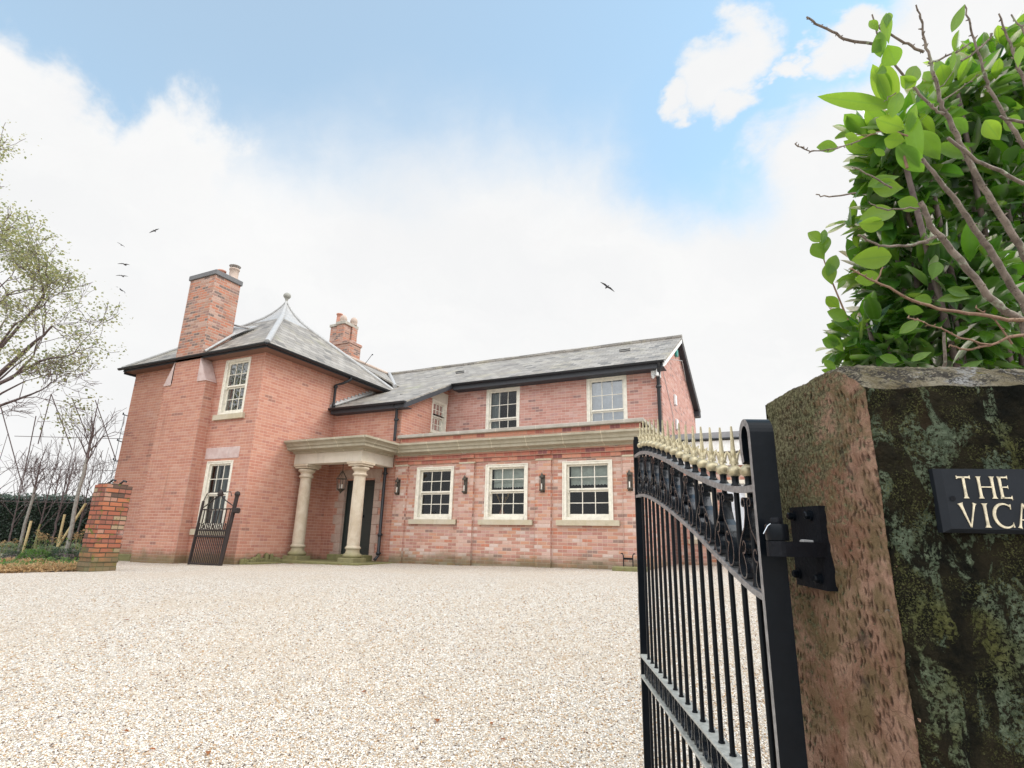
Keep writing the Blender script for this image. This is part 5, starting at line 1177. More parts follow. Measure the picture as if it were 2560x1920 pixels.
# arching sprays above
sprig([(2268, 420), (2255, 370), (2238, 320), (2226, 270)], 1.9, .005)
for a in ((2232, 268, 2072, 240, 50, .2), (2232, 285, 2185, 165, 48, .0), (2240, 290, 2205, 160, 60, 0), (2230, 240, 2195, 168, 38, .1)): bigleaf(*a[:4], 1.9, a[4], droop=a[5], r=rl.random())
sprig([(2270, 340), (2230, 327), (2190, 330), (2150, 350), (2120, 362), (2092, 368)], 1.9, .003, .001)
for a in ((2095, 368, 2043, 368, 40), (2150, 350, 2112, 336, 24), (2192, 330, 2170, 328, 12), (2184, 372, 2212, 388, 20), (2262, 322, 2196, 300, 56), (2265, 352, 2208, 350, 50), (2290, 260, 2268, 330, 30), (2300, 420, 2272, 270, 50), (2310, 430, 2240, 362, 60)): bigleaf(*a[:4], 1.9, a[4], r=rl.random())
for a in ((2196, 78, 2175, 50, 26), (2215, 70, 2222, 34, 26), (2222, 110, 2212, 32, 34), (2198, 78, 2200, 140, 40), (2218, 112, 2240, 160, 60), (2205, 100, 2180, 132, 40), (2412, 10, 2380, 80, 30), (2380, 178, 2384, 130, 16), (2545, 170, 2550, 116, 26), (2250, 190, 2285, 215, 40), (2262, 225, 2290, 170, 46), (2250, 230, 2230, 290, 44), (2190, 185, 2215, 170, 26)): bigleaf(*a[:4], 1.75, a[4], r=rl.random())
for a in ((2310, 780, 2260, 772, 34), (2330, 755, 2286, 745, 38), (2330, 700, 2345, 655, 40), (2430, 745, 2345, 742, 30), (2425, 740, 2370, 720, 34), (2300, 800, 2250, 830, 34), (2250, 905, 2200, 890, 30), (2330, 880, 2270, 900, 26), (2460, 900, 2400, 925, 24), (2300, 520, 2240, 500, 50), (2260, 470, 2180, 470, 60), (2250, 440, 2170, 460, 44), (2240, 530, 2150, 540, 60), (2350, 400, 2300, 330, 60), (2420, 330, 2370, 300, 50), (2430, 390, 2340, 360, 50), (2500, 350, 2460, 300, 50), (2560, 320, 2510, 300, 50), (2210, 560, 2150, 560, 50), (2230, 640, 2130, 650, 70), (2200, 690, 2140, 700, 50)): bigleaf(*a[:4], 2.05, a[4], r=rl.random(), droop=.1)
w.build('sprig', 'twig_red', laurel)
leaf_obj('sprig_leaves', lv, lf, lr, 'young_leaf', laurel)
# ---- bare budding shrub growing up through the laurel
bare = thing('bare_shrub', at_depth(2640, 1376, 1.9)+Vector((0, 0, -1.32)), 'bare budding shrub whose thick speckled stems fan up over the sandstone pier', 'shrub')
def jit(P, k=.004): return [p+Vector((rl.uniform(-k, k), rl.uniform(-k, k), rl.uniform(-k, k))) if 0 < i < len(P)-1 else p for i, p in enumerate(P)]
def dense(pts, n=3):
    out = []
    for a, b in zip(pts, pts[1:]): out += [a.lerp(b, k/n) for k in range(n)]
    return out+[pts[-1]]
stems = [
 ([(2640, 1376), (2600, 900), (2555, 802), (2520, 782), (2470, 740), (2400, 650), (2360, 600), (2325, 565), (2300, 505)], 1.72, .022, .010),
 ([(2640, 1376), (2610, 850), (2566, 770), (2520, 700), (2470, 620), (2430, 560), (2380, 490), (2340, 440), (2306, 396)], 1.80, .023, .007),
 ([(2650, 1376), (2630, 780), (2585, 680), (2540, 600), (2490, 520), (2450, 450), (2410, 380), (2375, 300), (2360, 280), (2350, 250), (2338, 200), (2325, 150), (2312, 110), (2306, 60), (2290, 12)], 1.86, .022, .003),
 ([(2360, 285), (2330, 268), (2290, 225), (2250, 175), (2215, 135), (2196, 90), (2180, 36)], 1.80, .008, .003),
 ([(2700, 1376), (2680, 500), (2620, 400), (2560, 365), (2530, 320), (2500, 270), (2470, 215), (2460, 180), (2440, 110), (2425, 60), (2411, 12)], 1.9, .015, .003),
 ([(2640, 500), (2590, 260), (2560, 200), (2545, 165), (2520, 90), (2497, 34)], 1.85, .014, .003), ([(2600, 160), (2560, 80), (2528, 36)], 1.85, .006, .003)]
for pts, dep, r0, r1 in stems:
    w = MB(); P = [at_depth(x, y, dep) for x, y in pts]; P = jit(dense(P, 4), .0028); n = len(P); r0 *= .60; r1 *= .75; w.tube(P, [(r0+(r1-r0)*i/(n-1))*(1+.10*mnoise.noise(Vector((i*.9, dep*7, 0)))) for i in range(n)], 9)
    for i in range(3, n-1):
        if rl.random() < .7:
            o_ = Vector((rl.gauss(0, 1), rl.gauss(0, 1), rl.gauss(0, .6))).normalized(); rr_ = r0+(r1-r0)*i/(n-1); w.tube([P[i]+o_*rr_*.6, P[i]+o_*(rr_+.008)+Vector((0, 0, .004))], [.0035, .0014], 5)
    w.build('stem', 'bark_cherry', bare)
twigs = [([(2200, 112), (2150, 105), (2110, 95), (2080, 78), (2040, 60), (2017, 43)], 1.8, .005, .0035, 1), ([(2310, 130), (2280, 118), (2250, 100), (2215, 82), (2196, 66)], 1.83, .0045, .003, 1),
 ([(2322, 158), (2350, 148), (2390, 130), (2424, 108)], 1.85, .004, .002, 1), ([(2403, 152), (2440, 130), (2470, 100), (2480, 84)], 1.88, .003, .003, 1), ([(2340, 226), (2365, 205), (2382, 178)], 1.8, .002, .001, 0), ([(2358, 250), (2400, 225), (2440, 190)], 1.8, .0025, .001, 1),
 ([(2560, 800), (2520, 800), (2440, 785), (2370, 775), (2300, 758), (2240, 730), (2190, 705), (2160, 690), (2130, 672)], 1.68, .006, .0022, 1), ([(2190, 705), (2198, 690), (2208, 668)], 1.68, .0025, .002, 0),
 ([(2560, 838), (2520, 845), (2480, 862), (2440, 872), (2400, 872), (2375, 862)], 1.66, .005, .002, 1), ([(2480, 862), (2400, 845), (2350, 822), (2310, 805), (2270, 795)], 1.66, .003, .0015, 1), ([(2340, 592), (2300, 608), (2260, 614), (2210, 614), (2180, 605), (2145, 588)], 1.72, .005, .003, 1),
 ([(2300, 520), (2260, 522), (2220, 524), (2190, 518), (2172, 504)], 1.85, .003, .002, 0), ([(2230, 470), (2180, 440), (2130, 418)], 1.85, .003, .002, 0), ([(2140, 482), (2100, 490), (2060, 492), (2040, 486)], 1.9, .003, .002, 0), ([(2360, 830), (2362, 905), (2360, 925)], 1.75, .004, .006, 0),
 ([(2530, 860), (2490, 800), (2440, 770)], 1.68, .003, .0016, 1), ([(2150, 352), (2092, 372), (2035, 380), (2010, 372), (1988, 360)], 1.87, .0018, .0022, 1), ([(2240, 232), (2220, 245), (2210, 255)], 1.8, .002, .001, 0), ([(2370, 345), (2440, 400), (2500, 430), (2560, 460)], 1.78, .005, .006, 0), ([(2500, 290), (2520, 300), (2560, 306)], 1.8, .004, .005, 0)]
for pts, dep, r0, r1, buds in twigs:
    w = MB(); P = jit(dense([at_depth(x, y, dep) for x, y in pts], 3), .003); n = len(P); w.tube(P, [r0+(r1-r0)*i/(n-1) for i in range(n)], 6)
    if buds:
        for i in range(1, n):
            o_ = Vector((rl.gauss(0, 1), rl.gauss(0, 1), rl.gauss(0, 1))).normalized(); w.tube([P[i], P[i]+o_*.009], [.0028, .001], 5)
    w.build('twig', 'twig_red' if r1 < .0026 and dep < 1.8 else 'bark_cherry', bare)
# ---- generic branching tree
def grow(mb, tips, p, d, l, r, lev, rnd, spread=.55, up=.1, kids=(2, 3), shrink=.74, wob=.16, minr=.004, side=5):
    n = 4; pts = [p]; rs = [r]; q = p.copy(); dd = d.normalized()
    for k in range(n):
        dd = (dd+Vector((rnd.gauss(0, wob), rnd.gauss(0, wob), rnd.gauss(0, wob)+up*.3))).normalized(); q = q+dd*(l/n); pts.append(q.copy()); rs.append(max(minr, r*(1-.38*(k+1)/n)))
    mb.tube(pts, rs, side if r > .02 else 4, caps=False)
    if lev <= 1: tips.append((pts[-1], dd)); tips.append((pts[2], dd))
    if lev == 0: return
    for k in range(rnd.randint(*kids)):
        a = (dd+Vector((rnd.gauss(0, spread), rnd.gauss(0, spread), rnd.gauss(0, spread)+up))).normalized()
        grow(mb, tips, pts[-1] if k == 0 else pts[rnd.choice((2, 3, 4))], a, l*shrink*rnd.uniform(.8, 1.15), max(minr, rs[-1]*.82), lev-1, rnd, spread, up, kids, shrink, wob, minr, side)
def scatter_leaves(tips, n, spread, L_, mat, parent, rnd, name='crown', wr=.42):
    vs, fs, rn = [], [], []
    for (p, d) in tips:
        for k in range(n):
            o_ = Vector((rnd.gauss(0, spread), rnd.gauss(0, spread), rnd.gauss(0, spread*.8)))
            dr2 = Vector((rnd.gauss(0, 1), rnd.gauss(0, 1), rnd.gauss(0, .7))).normalized(); l = L_*rnd.uniform(.6, 1.25)
            leaf_into(vs, fs, rn, p+o_, dr2, Vector((rnd.gauss(0, .6), rnd.gauss(0, .6), 1)).normalized(), l, l*wr, .15, .1, min(1, max(0, rnd.gauss(.5, .3))), seg=2)
    return leaf_obj(name, vs, fs, rn, mat, parent)
# big thinning tree whose limbs reach in from the left
rt = random.Random(12)
tb = at_depth(-260, 1376, 15.0); tb.z = gz(tb.x, tb.y)
tree = thing('tree', tb, 'large tree reaching in from the left with dark limbs and thin yellow green leaves', 'tree')
w = MB(); tips = []; fork = tb+Vector((0, 0, 3.2)); w.tube([tb, tb+Vector((.05, 0, 1.6)), fork], [.34, .27, .24], 12); w.build('trunk', 'bark_grey', tree)
w = MB()
for (x, y, dep, r) in ((160, 780, 14.6, .10), (110, 900, 14.2, .09), (170, 690, 15.2, .08), (-60, 640, 15, .11), (60, 1010, 13.8, .06), (-180, 480, 15.5, .11), (40, 700, 16, .09), (-290, 300, 15, .12), (150, 960, 15.5, .06), (-30, 860, 14, .08), (-100, 760, 16.5, .1), (190, 860, 14.8, .07), (-130, 420, 15.6, .07), (-90, 560, 15.2, .08), (-110, 400, 15.0, .05), (-40, 620, 14.6, .07), (10, 680, 15.4, .06), (100, 720, 14.5, .06), (20, 800, 15.3, .07)):
    e = at_depth(x, y, dep); m1 = fork.lerp(e, .5)+Vector((rt.uniform(-.3, .3), rt.uniform(-.3, .3), .15)); start = fork.lerp(m1, .02)
    P = dense([start, fork.lerp(m1, .5)+Vector((0, 0, rt.uniform(-.15, .2))), m1, m1.lerp(e, .55)+Vector((0, 0, rt.uniform(-.1, .15)))], 2); n = len(P); w.tube(P, [r-(r*.55)*i/(n-1) for i in range(n)], 8)
    grow(w, tips, P[-1], (e-m1).normalized(), (e-m1).length*.32, r*.4, 4, rt, .42, .03, (2, 3), .76, .15, .006)
bt = []
for (x, y, dep, r) in ((105, 930, 14.4, .032), (60, 990, 14.2, .03), (110, 860, 14.7, .03), (20, 940, 14.8, .035), (-10, 1040, 14.5, .03)):
    e = at_depth(x, y, dep); m1 = fork.lerp(e, .55)+Vector((0, 0, .1)); P = jit(dense([fork.lerp(m1, .1), m1, m1.lerp(e, .7)], 3), .03); n = len(P); w.tube(P, [r*1.5-(r)*i/(n-1) for i in range(n)], 6)
    grow(w, bt, P[-1], (e-m1).normalized(), (e-m1).length*.35, r*.4, 4, rt, .36, .05, (2, 3), .78, .12, .0045)
w.build('branches', 'bark_dark', tree)
tips = [t for t in tips if rt.random() < .75]
scatter_leaves(tips, 8, .17, .075, 'tree_leaf', tree, rt, 'crown')
print('tree tips', len(tips))
# young bare garden trees, trained and staked in the bed
rb = random.Random(31)
def garden_tree(px, py, dep, top, label, bark='bark_grey', lean=.0, forkh=1.6, lev=3, r0=.05, grp='young bare garden trees', twist=.5):
    b = at_depth(px, 1376, dep); b.z = gz(b.x, b.y)-.02; t_ = thing('garden_tree', b, label, 'tree', grp)
    f_ = b+Vector((lean*.6, 0, forkh)); w = MB(); P = jit(dense([b, b.lerp(f_, .5), f_], 3), .02); n = len(P); w.tube(P, [r0-(r0*.3)*i/(n-1) for i in range(n)], 9); w.build('trunk', bark, t_)
    w = MB(); tp = []
    h = top-forkh
    w.tube([f_, f_+Vector((rb.uniform(-.06, .06), 0, h*.55)), f_+Vector((rb.uniform(-.12, .12), 0, h*.95))], [r0*.62, r0*.3, .006], 6)
    for k in range(7):
        a = 2.4*k+rb.uniform(-.3, .3); kk = k/7; d = Vector((twist*math.cos(a)*1.5, twist*math.sin(a)*1.5, 1)).normalized(); grow(w, tp, f_+Vector((0, 0, h*.5*kk-.2)), d, h*(.34-.12*kk), r0*.34, lev-1, rb, .42, .10, (1, 3), .78, .08, .0045)
    w.build('crown', 'bark_dark', t_); return t_
garden_tree(165, 0, 14.2, 4.3, 'slim grey trunked bare tree just left of the brick pier', 'bark_grey', forkh=2.6, r0=.055, lev=4, twist=.45)
garden_tree(48, 0, 15.0, 3.2, 'bare young tree with pale trunk at the left end of the bed', 'bark_grey', forkh=1.9, r0=.045, twist=.6)
garden_tree(85, 0, 16.2, 3.7, 'small bare tree forking low with mossy green stems', 'bark_mossy', forkh=.95, r0=.032, lev=4, twist=.55)
garden_tree(125, 0, 16.8, 3.9, 'dark multi stemmed bare tree behind the wooden stakes', 'bark_dark', forkh=1.2, r0=.035, lev=4, twist=.4)
garden_tree(215, 0, 18.0, 3.6, 'dark bare tree against the sky beside the house corner', 'bark_dark', forkh=1.3, r0=.03, lev=4)
garden_tree(-60, 0, 15.5, 3.6, 'bare young tree half outside the left edge', 'bark_dark', forkh=1.5, r0=.03, lev=4)
garden_tree(185, 0, 16.0, 3.4, 'thin bare sapling standing between the slim grey tree and the brick pier', 'bark_dark', forkh=1.1, r0=.028, lev=4, twist=.5)
garden_tree(15, 0, 16.6, 3.5, 'thin bare sapling behind the leftmost wooden stake', 'bark_dark', forkh=1.0, r0=.03, lev=4, twist=.5)
garden_tree(104, 0, 22.0, 4.0, 'thin bare tree rising behind the hedge, left one', 'bark_dark', forkh=2.4, r0=.04, lev=4, grp='bare trees behind the hedge', twist=.4)
garden_tree(132, 0, 22.5, 4.2, 'thin bare tree rising behind the hedge, right one', 'bark_dark', forkh=2.5, r0=.045, lev=4, grp='bare trees behind the hedge', twist=.4)
garden_tree(10, 0, 22.0, 4.0, 'thin bare tree rising behind the hedge at the far left', 'bark_dark', forkh=2.1, r0=.035, lev=4, grp='bare trees behind the hedge', twist=.4)
def stake(px, dep, h, dx, dz0, label):
    b = at_depth(px, 1376, dep); b.z = gz(b.x, b.y)-.05; w = MB(); w.tube([b, b+Vector((dx, dx*.3, h))], .032, 8); o = w.build('wooden_stake', 'stake_wood'); tag(o, label, 'stake', 'pale wooden tree stakes')
stake(58, 14.9, 1.05, .02, 0, 'pale upright wooden stake beside the leftmost young tree')
stake(128, 15.4, 1.55, .72, 0, 'leaning pale wooden stake crossing behind the slim grey tree'); stake(141, 15.8, 1.25, .0, 0, 'upright pale wooden stake in the middle of the bed')
# crossing support wires / canes of the trained trees
w = MB()
for (a, b, dep) in (((0, 1010), (60, 1230), 15), ((128, 985), (180, 1125), 15), ((180, 995), (220, 1095), 15), ((55, 1215), (90, 1040), 15), ((128, 985), (95, 1110), 15.2), ((238, 1000), (290, 1150), 15.5)): w.tube([at_depth(*a, dep), at_depth(*b, dep)], .013, 4)
for z in (1.3, 2.2, 3.1):
    a = at_depth(-40, 1376, 15.2); b = at_depth(262, 1376, 15.2); w.tube([(a.x, a.y, z-.5), (b.x, b.y, z-.5)], .008, 4)
o = w.build('training_frame', 'bark_dark'); tag(o, 'dark canes and wires that train the young trees of the bed', 'plant frame')
# clipped hedge along the far side of the bed
rh = random.Random(77)
ha = at_depth(-330, 1376, 18.5); hb_ = at_depth(262, 1376, 18.5); ha.z = hb_.z = 0; hd = (hb_-ha); hl = hd.length; hd.normalize(); hn = Vector((hd.y, -hd.x, 0))
if hn.dot(-ha) < 0: hn = -hn
hedge = thing('hedge', (ha+hb_)/2+Vector((0, 0, -.7)), 'dark green clipped evergreen hedge running behind the bare young trees', 'hedge')
w = MB(); P = lambda u, q, z: ha+hd*u+hn*q+Vector((0, 0, z)); n = 30
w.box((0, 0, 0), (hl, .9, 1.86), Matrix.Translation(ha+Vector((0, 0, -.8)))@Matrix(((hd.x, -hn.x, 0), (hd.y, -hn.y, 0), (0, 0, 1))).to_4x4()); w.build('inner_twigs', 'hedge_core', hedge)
vs, fs, rn = [], [], []
for k in range(15000):
    u = rh.uniform(0, hl); top = rh.random() < .25; und = .09*mnoise.noise(Vector((u*1.3, 2, 0)))+.05*mnoise.noise(Vector((u*4, 7, 0)))
    if top: q = rh.uniform(-.9, .12); z = 1.14+und+rh.gauss(0, .05)
    else: z = rh.uniform(-.75, 1.14+und); q = .06+.08*mnoise.noise(Vector((u*2.2, z*2.2, 3)))+rh.gauss(0, .05)
    d = Vector((rh.gauss(0, 1), rh.gauss(0, 1), rh.gauss(0, 1))).normalized()+hn*.5; l = rh.uniform(.05, .095)
    leaf_into(vs, fs, rn, P(u, q, z), d, Vector((0, 0, 1))+hn*.5, l, l*.38, .2, .1, rh.random()**1.5, seg=2)
leaf_obj('foliage', vs, fs, rn, 'hedge_leaf', hedge)
# evergreen shrub peeping between the hedge and the house corner
t_ = thing('evergreen_tree', at_depth(275, 1376, 19.5)+Vector((0, 0, -.7)), 'thin evergreen tree showing beside the corner of the house', 'tree')
w = MB(); tp = []; b = at_depth(275, 1376, 19.5); b.z = -.7; w.tube([b, b+Vector((0, 0, 3.0))], [.05, .02], 6)
for k in range(14): a = rh.uniform(0, 6.28); grow(w, tp, b+Vector((0, 0, rh.uniform(1.6, 3.0))), Vector((math.cos(a), math.sin(a), .5)), .35, .012, 1, rh, .5, .1)
w.build('trunk', 'bark_dark', t_); scatter_leaves(tp, 16, .10, .06, 'hedge_leaf', t_, rh, 'crown')
# plants of the bed
def ball_plant(px, dep, r, n, mat, label, cat, name, L_=.03, sq=.8, wr=.4, grp=None, zoff=0):
    c = at_depth(px, 1376, dep); c.z = gz(c.x, c.y); t_ = thing(name, c, label, cat, grp); vs, fs, rn = [], [], []
    for k in range(n):
        u = Vector((rh.gauss(0, 1), rh.gauss(0, 1), abs(rh.gauss(0, 1))*.9-.1)).normalized(); rad = r*(1-abs(rh.gauss(0, .12)))*(1+.12*mnoise.noise(u*3))
        p = c+Vector((u.x*rad, u.y*rad, max(0, u.z)*rad*sq+.03+zoff)); d = (u+Vector((rh.gauss(0, .6), rh.gauss(0, .6), rh.gauss(0, .6)))).normalized(); l = L_*rh.uniform(.6, 1.3)
        leaf_into(vs, fs, rn, p, d, Vector((0, 0, 1)), l, l*wr, .2, .1, rh.random(), seg=2)
    leaf_obj('foliage', vs, fs, rn, mat, t_)
    w = MB(); w.lathe([(r*.55, 0), (r*.75, r*sq*.35), (r*.5, r*sq*.7), (.01, r*sq*.85)], c, 10); w.build('stem', 'bark_dark', t_); return t_, c
ball_plant(92, 12.9, .36, 1500, 'box_leaf', 'bright green rounded shrub at the front of the bed behind the tan grass', 'shrub', 'box_shrub', .05)
ball_plant(165, 13.2, .36, 1300, 'hedge_leaf', 'dark green rounded shrub at the foot of the slim grey tree', 'shrub', 'box_shrub', .05)
ball_plant(178, 13.9, .26, 600, 'box_leaf', 'light green small shrub beside the brick pier', 'shrub', 'box_shrub', .05)
ball_plant(36, 14.4, .24, 600, 'hedge_leaf', 'small dark clipped shrub between the left stakes', 'shrub', 'box_shrub', .045)
ball_plant(118, 15.2, .34, 500, 'sage_leaf', 'grey green leafy plant in the middle of the bed', 'plant', 'sage_plant', .08, .9)
ball_plant(150, 14.7, .3, 450, 'sage_leaf', 'silvery leafed plant behind the dark rounded shrub', 'plant', 'sage_plant', .08, 1.0)
ball_plant(190, 15.2, .36, 500, 'sage_leaf', 'silvery leafed plant next to the brick pier', 'plant', 'sage_plant', .09, 1.0)
ball_plant(20, 15.8, .4, 600, 'sage_leaf', 'grey green leafy plant at the far left of the bed', 'plant', 'sage_plant', .09, .9)
def grass_tuft(px, dep, r, n, label, h=.35):
    c = at_depth(px, 1376, dep); c.z = gz(c.x, c.y)+.02; vs, fs, rn = [], [], []
    for k in range(n):
        a = rh.uniform(0, 6.28); l = rh.uniform(.6, 1)*r*1.5; b = c+Vector((math.cos(a), math.sin(a), 0))*rh.uniform(0, r*.35); d = Vector((math.cos(a)*.8, math.sin(a)*.8, rh.uniform(.5, 1.3)))
        leaf_into(vs, fs, rn, b, d, Vector((0, 0, 1)), l, .008, .1, rh.uniform(.5, 1.1), rh.random(), seg=5)
    o = leaf_obj('grass_tuft', vs, fs, rn, 'dry_grass', None); tag(o, label, 'grass', 'tufts of tan ornamental grass')
grass_tuft(86, 12.3, .34, 420, 'arching tan ornamental grass at the front edge of the bed')
grass_tuft(28, 12.6, .32, 260, 'flat straw coloured grass clump at the left end of the bed edge'); grass_tuft(48, 14.0, .22, 160, 'small straw coloured grass clump behind the paving strip')
grass_tuft(150, 12.4, .22, 160, 'low dry grass clump between the grey tree and the brick pier'); grass_tuft(5, 13.6, .3, 200, 'straw coloured grass clump at the very left of the picture'); grass_tuft(192, 12.5, .2, 110, 'dry brown grass clump against the brick pier')
def flower_plant(px, dep, n, label, h=.62):
    c = at_depth(px, 1376, dep); c.z = gz(c.x, c.y); t_ = thing('hydrangea', c, label, 'plant', 'hydrangeas with dried flower heads'); w = MB(); ends = []
    for k in range(n):
        a = rh.uniform(0, 6.28); e = c+Vector((.22*math.cos(a)*rh.random(), .22*math.sin(a)*rh.random(), h*rh.uniform(.75, 1.05))); w.tube([c, c.lerp(e, .5)+Vector((0, 0, .05)), e], .005, 4); ends.append(e)
    w.build('stem', 'bark_mossy', t_); vs, fs, rn = [], [], []
    for e in ends:
        for k in range(34):
            u = Vector((rh.gauss(0, 1), rh.gauss(0, 1), rh.gauss(0, 1))).normalized(); leaf_into(vs, fs, rn, e+u*.045, u, Vector((0, 0, 1)), .03, .016, .2, 0, rh.random(), seg=2)
    leaf_obj('flower_head', vs, fs, rn, 'dry_grass', t_); vs, fs, rn = [], [], []
    for k in range(70):
        u = Vector((rh.gauss(0, .14), rh.gauss(0, .14), rh.uniform(.1, h*.8))); leaf_into(vs, fs, rn, c+u, Vector((rh.gauss(0, 1), rh.gauss(0, 1), .3)), Vector((0, 0, 1)), .08, .03, .2, .2, rh.random(), seg=2)
    leaf_obj('foliage', vs, fs, rn, 'box_leaf', t_)
flower_plant(92, 14.6, 5, 'hydrangea with orange brown dried heads behind the bright green shrub', .68); flower_plant(118, 14.4, 4, 'hydrangea with dried heads left of the crossing stake', .62); flower_plant(193, 14.2, 5, 'hydrangea with dried heads against the brick pier', .70)
flower_plant(5, 14.4, 4, 'hydrangea with dried heads at the left edge', .5); flower_plant(36, 14.9, 3, 'hydrangea with dried heads beside the left stake', .5); flower_plant(150, 15.4, 4, 'hydrangea with dried heads behind the slim grey tree', .66); flower_plant(68, 14.9, 2, 'single dried hydrangea head between stakes', .8)
vs, fs, rn = [], [], []
dB = (BB-BA)
for k in range(5200):
    u_ = rh.uniform(-.35, 1.0); off_ = abs(rh.gauss(0, .5))+.02; nB = Vector((-dB.y, dB.x, 0)).normalized(); p = BA+dB*u_+nB*off_; p.z = gz(p.x, p.y)+rh.uniform(.01, .10)*min(1, off_*4)+.01
    if p.x > -1.80*p.y+.1: continue
    leaf_into(vs, fs, rn, p, Vector((rh.gauss(0, 1), rh.gauss(0, 1), rh.gauss(.5, .5))), Vector((0, 0, 1)), rh.uniform(.05, .12), rh.uniform(.008, .02), .3, rh.uniform(0, .6), rh.random(), seg=3)
o = leaf_obj('ground_cover', vs, fs, rn, 'dry_grass', None); tag(o, 'dry straw and fallen plant litter along the edge of the flower bed', 'ground cover', kind='stuff')
vs, fs, rn = [], [], []
for k in range(2600):
    u_ = rh.uniform(-.3, 1.0); off_ = rh.uniform(.25, 3.5); p = BA+dB*u_+nB*off_; p.z = gz(p.x, p.y)+rh.uniform(.01, .22)*(.5+mnoise.noise(p*1.3))
    if p.x > -1.80*p.y+.1: continue
    leaf_into(vs, fs, rn, p, Vector((rh.gauss(0, 1), rh.gauss(0, 1), rh.gauss(.6, .5))), Vector((0, 0, 1)), rh.uniform(.05, .11), rh.uniform(.012, .03), .3, .2, rh.random(), seg=3)
o = leaf_obj('low_foliage', vs, fs, rn, 'box_leaf', None); tag(o, 'low green leaves covering the soil of the flower bed', 'ground cover', kind='stuff')
w = MB(); a = at_depth(-60, 1396, 14.6); b = at_depth(56, 1394, 14.9); w.box((0, -.18, -.25), ((b-a).length, .18, .0), Matrix.Translation(Vector((a.x, a.y, gz(a.x, a.y)+.17)))@Matrix.Rotation(math.atan2(b.y-a.y, b.x-a.x), 4, 'Z')); o = w.build('stone_kerb', 'flag_stone'); tag(o, 'pale flat stone strip at the left edge of the flower bed', 'kerb')
# ---- brick pier by the bed
px0 = -11.60; pier_y = 6.84; zb = gz(px0, pier_y)
w = MB(); a0, b0 = px0-.40, pier_y-.47
wx = MB(); bp = thing('brick_pier', (px0-.28, pier_y-.28, zb), 'stubby mossy orange brick pier at the edge of the flower bed, left of the house', 'pier')
rr = random.Random(9)
nc = int((.90-zb)/.084); z = zb-.1
for i in range(nc+2):
    o_ = rr.uniform(-.008, .008) if i < nc else 0
    z1 = min(z+.084, .90); w.box((a0+o_, b0+o_, z), (px0+o_, pier_y+o_, z1)); z = z1
    if z >= .90: break
w.build('brickwork', 'brick_pier', bp)
w = MB(); w.box((a0+.03, b0+.03, .89), (px0-.05, pier_y-.06, .93)); w.build('crown', 'brick_pier', bp)
w = MB(); [w.tube([(px0-.12, pier_y-.2+d, .92), (px0-.06, pier_y-.16+d, 1.0), (px0-.0, pier_y-.14+d, .98)], .02, 5) for d in (0, -.2)]; w.build('iron_hook', 'black_gutter', bp)
# ---- old garden gate leaning at the house wall
og = thing('garden_gate', (-12.0, 9.0, -.6), 'old black iron garden gate leaning against the left block below its window', 'gate')
def OG(x, z): k = (z+.6)/1.6; return Vector((x, 8.92+.12*k, z))
def obar(mb, a, b, r=.009): mb.tube([OG(*a), OG(*b)], r*1.35, 5)
w = MB(); obar(w, (-12.47, -.62), (-12.47, .80), .022); w.build('stile', 'old_iron', og)
w = MB(); obar(w, (-11.42, -.62), (-11.36, .95), .034); w.lathe([(.03, 0), (.06, .04), (.065, .07), (.05, .11), (.01, .13)], OG(-11.36, .88), 10); w.bbox((-11.34, 8.95, .52), (-11.22, 9.08, .64), .02); w.build('hanging_stile', 'old_iron', og)
w = MB()
for z in (-.59, -.0, .14): obar(w, (-12.47, z), (-11.40, z), .016)
w.tube([OG(-12.47, .62), OG(-12.2, .78), OG(-11.98, .92), OG(-11.93, 1.0)], .013, 5); w.tube([OG(-11.37, .66), OG(-11.7, .80), OG(-11.9, .92), OG(-11.93, 1.0)], .013, 5); obar(w, (-12.47, .60), (-11.38, .62), .011)
w.tube([OG(-12.47, .80), OG(-12.40, .97), OG(-12.3, 1.0), OG(-11.6, 1.0), OG(-11.55, .9)], .010, 5)
w.build('rail', 'old_iron', og)
w = MB(); n = 17
for i in range(1, n): x = -12.47+1.05*i/n; obar(w, (x, -.59), (x, .30 if i % 2 else .62), .010)
w.build('bar', 'old_iron', og)
w = MB()
for i in range(5): c_ = OG(-12.3+.2*i, .22); w.tube([c_+Vector((.05*math.cos(a), 0, .05*math.sin(a))) for a in lin(0, 2*math.pi, 12)], .008, 4)
w.lathe([(.05, 0), (.07, .05), (.05, .1), (.012, .16)], OG(-11.93, .9), 8); w.build('ornament', 'old_iron', og)
# ---- birds in flight
def bird(px, py, dep, span, heading, roll, label):
    c = at_depth(px, py, dep); M = Matrix.Translation(c)@Matrix.Rotation(heading, 4, 'Z')@Matrix.Rotation(roll, 4, 'Y'); t_ = thing('bird', c, label, 'bird', 'birds in flight')
    w = MB(); s_ = span
    P = [M@Vector(p) for p in ((0, -.22*s_, 0), (0, -.12*s_, .0), (0, 0, 0), (0, .14*s_, 0), (0, .2*s_, .01*s_), (0, .25*s_, 0))]; w.tube(P, [.012*s_, .035*s_, .055*s_, .045*s_, .04*s_, .008*s_], 8); w.build('body', 'bird_dark', t_)
    for sg in (-1, 1):
        w = MB(); pts = [(0, .07, 0), (0, -.09, 0), (.2, -.08, .05), (.22, .10, .06), (.42, -.04, .02), (.4, .05, .03), (.55, -.07, -.05)]
        V = [M@Vector((sg*x*s_, y*s_, z*s_)) for x, y, z in pts]
        for f in ((0, 1, 2, 3), (3, 2, 4, 5), (5, 4, 6)): w.face([V[k] for k in f], True)
        Vd = [v-Vector((0, 0, .012*s_)) for v in V]
        for f in ((0, 1, 2, 3), (3, 2, 4, 5), (5, 4, 6)): w.face([Vd[k] for k in f][::-1], True)
        w.build('wing', 'bird_dark', t_)
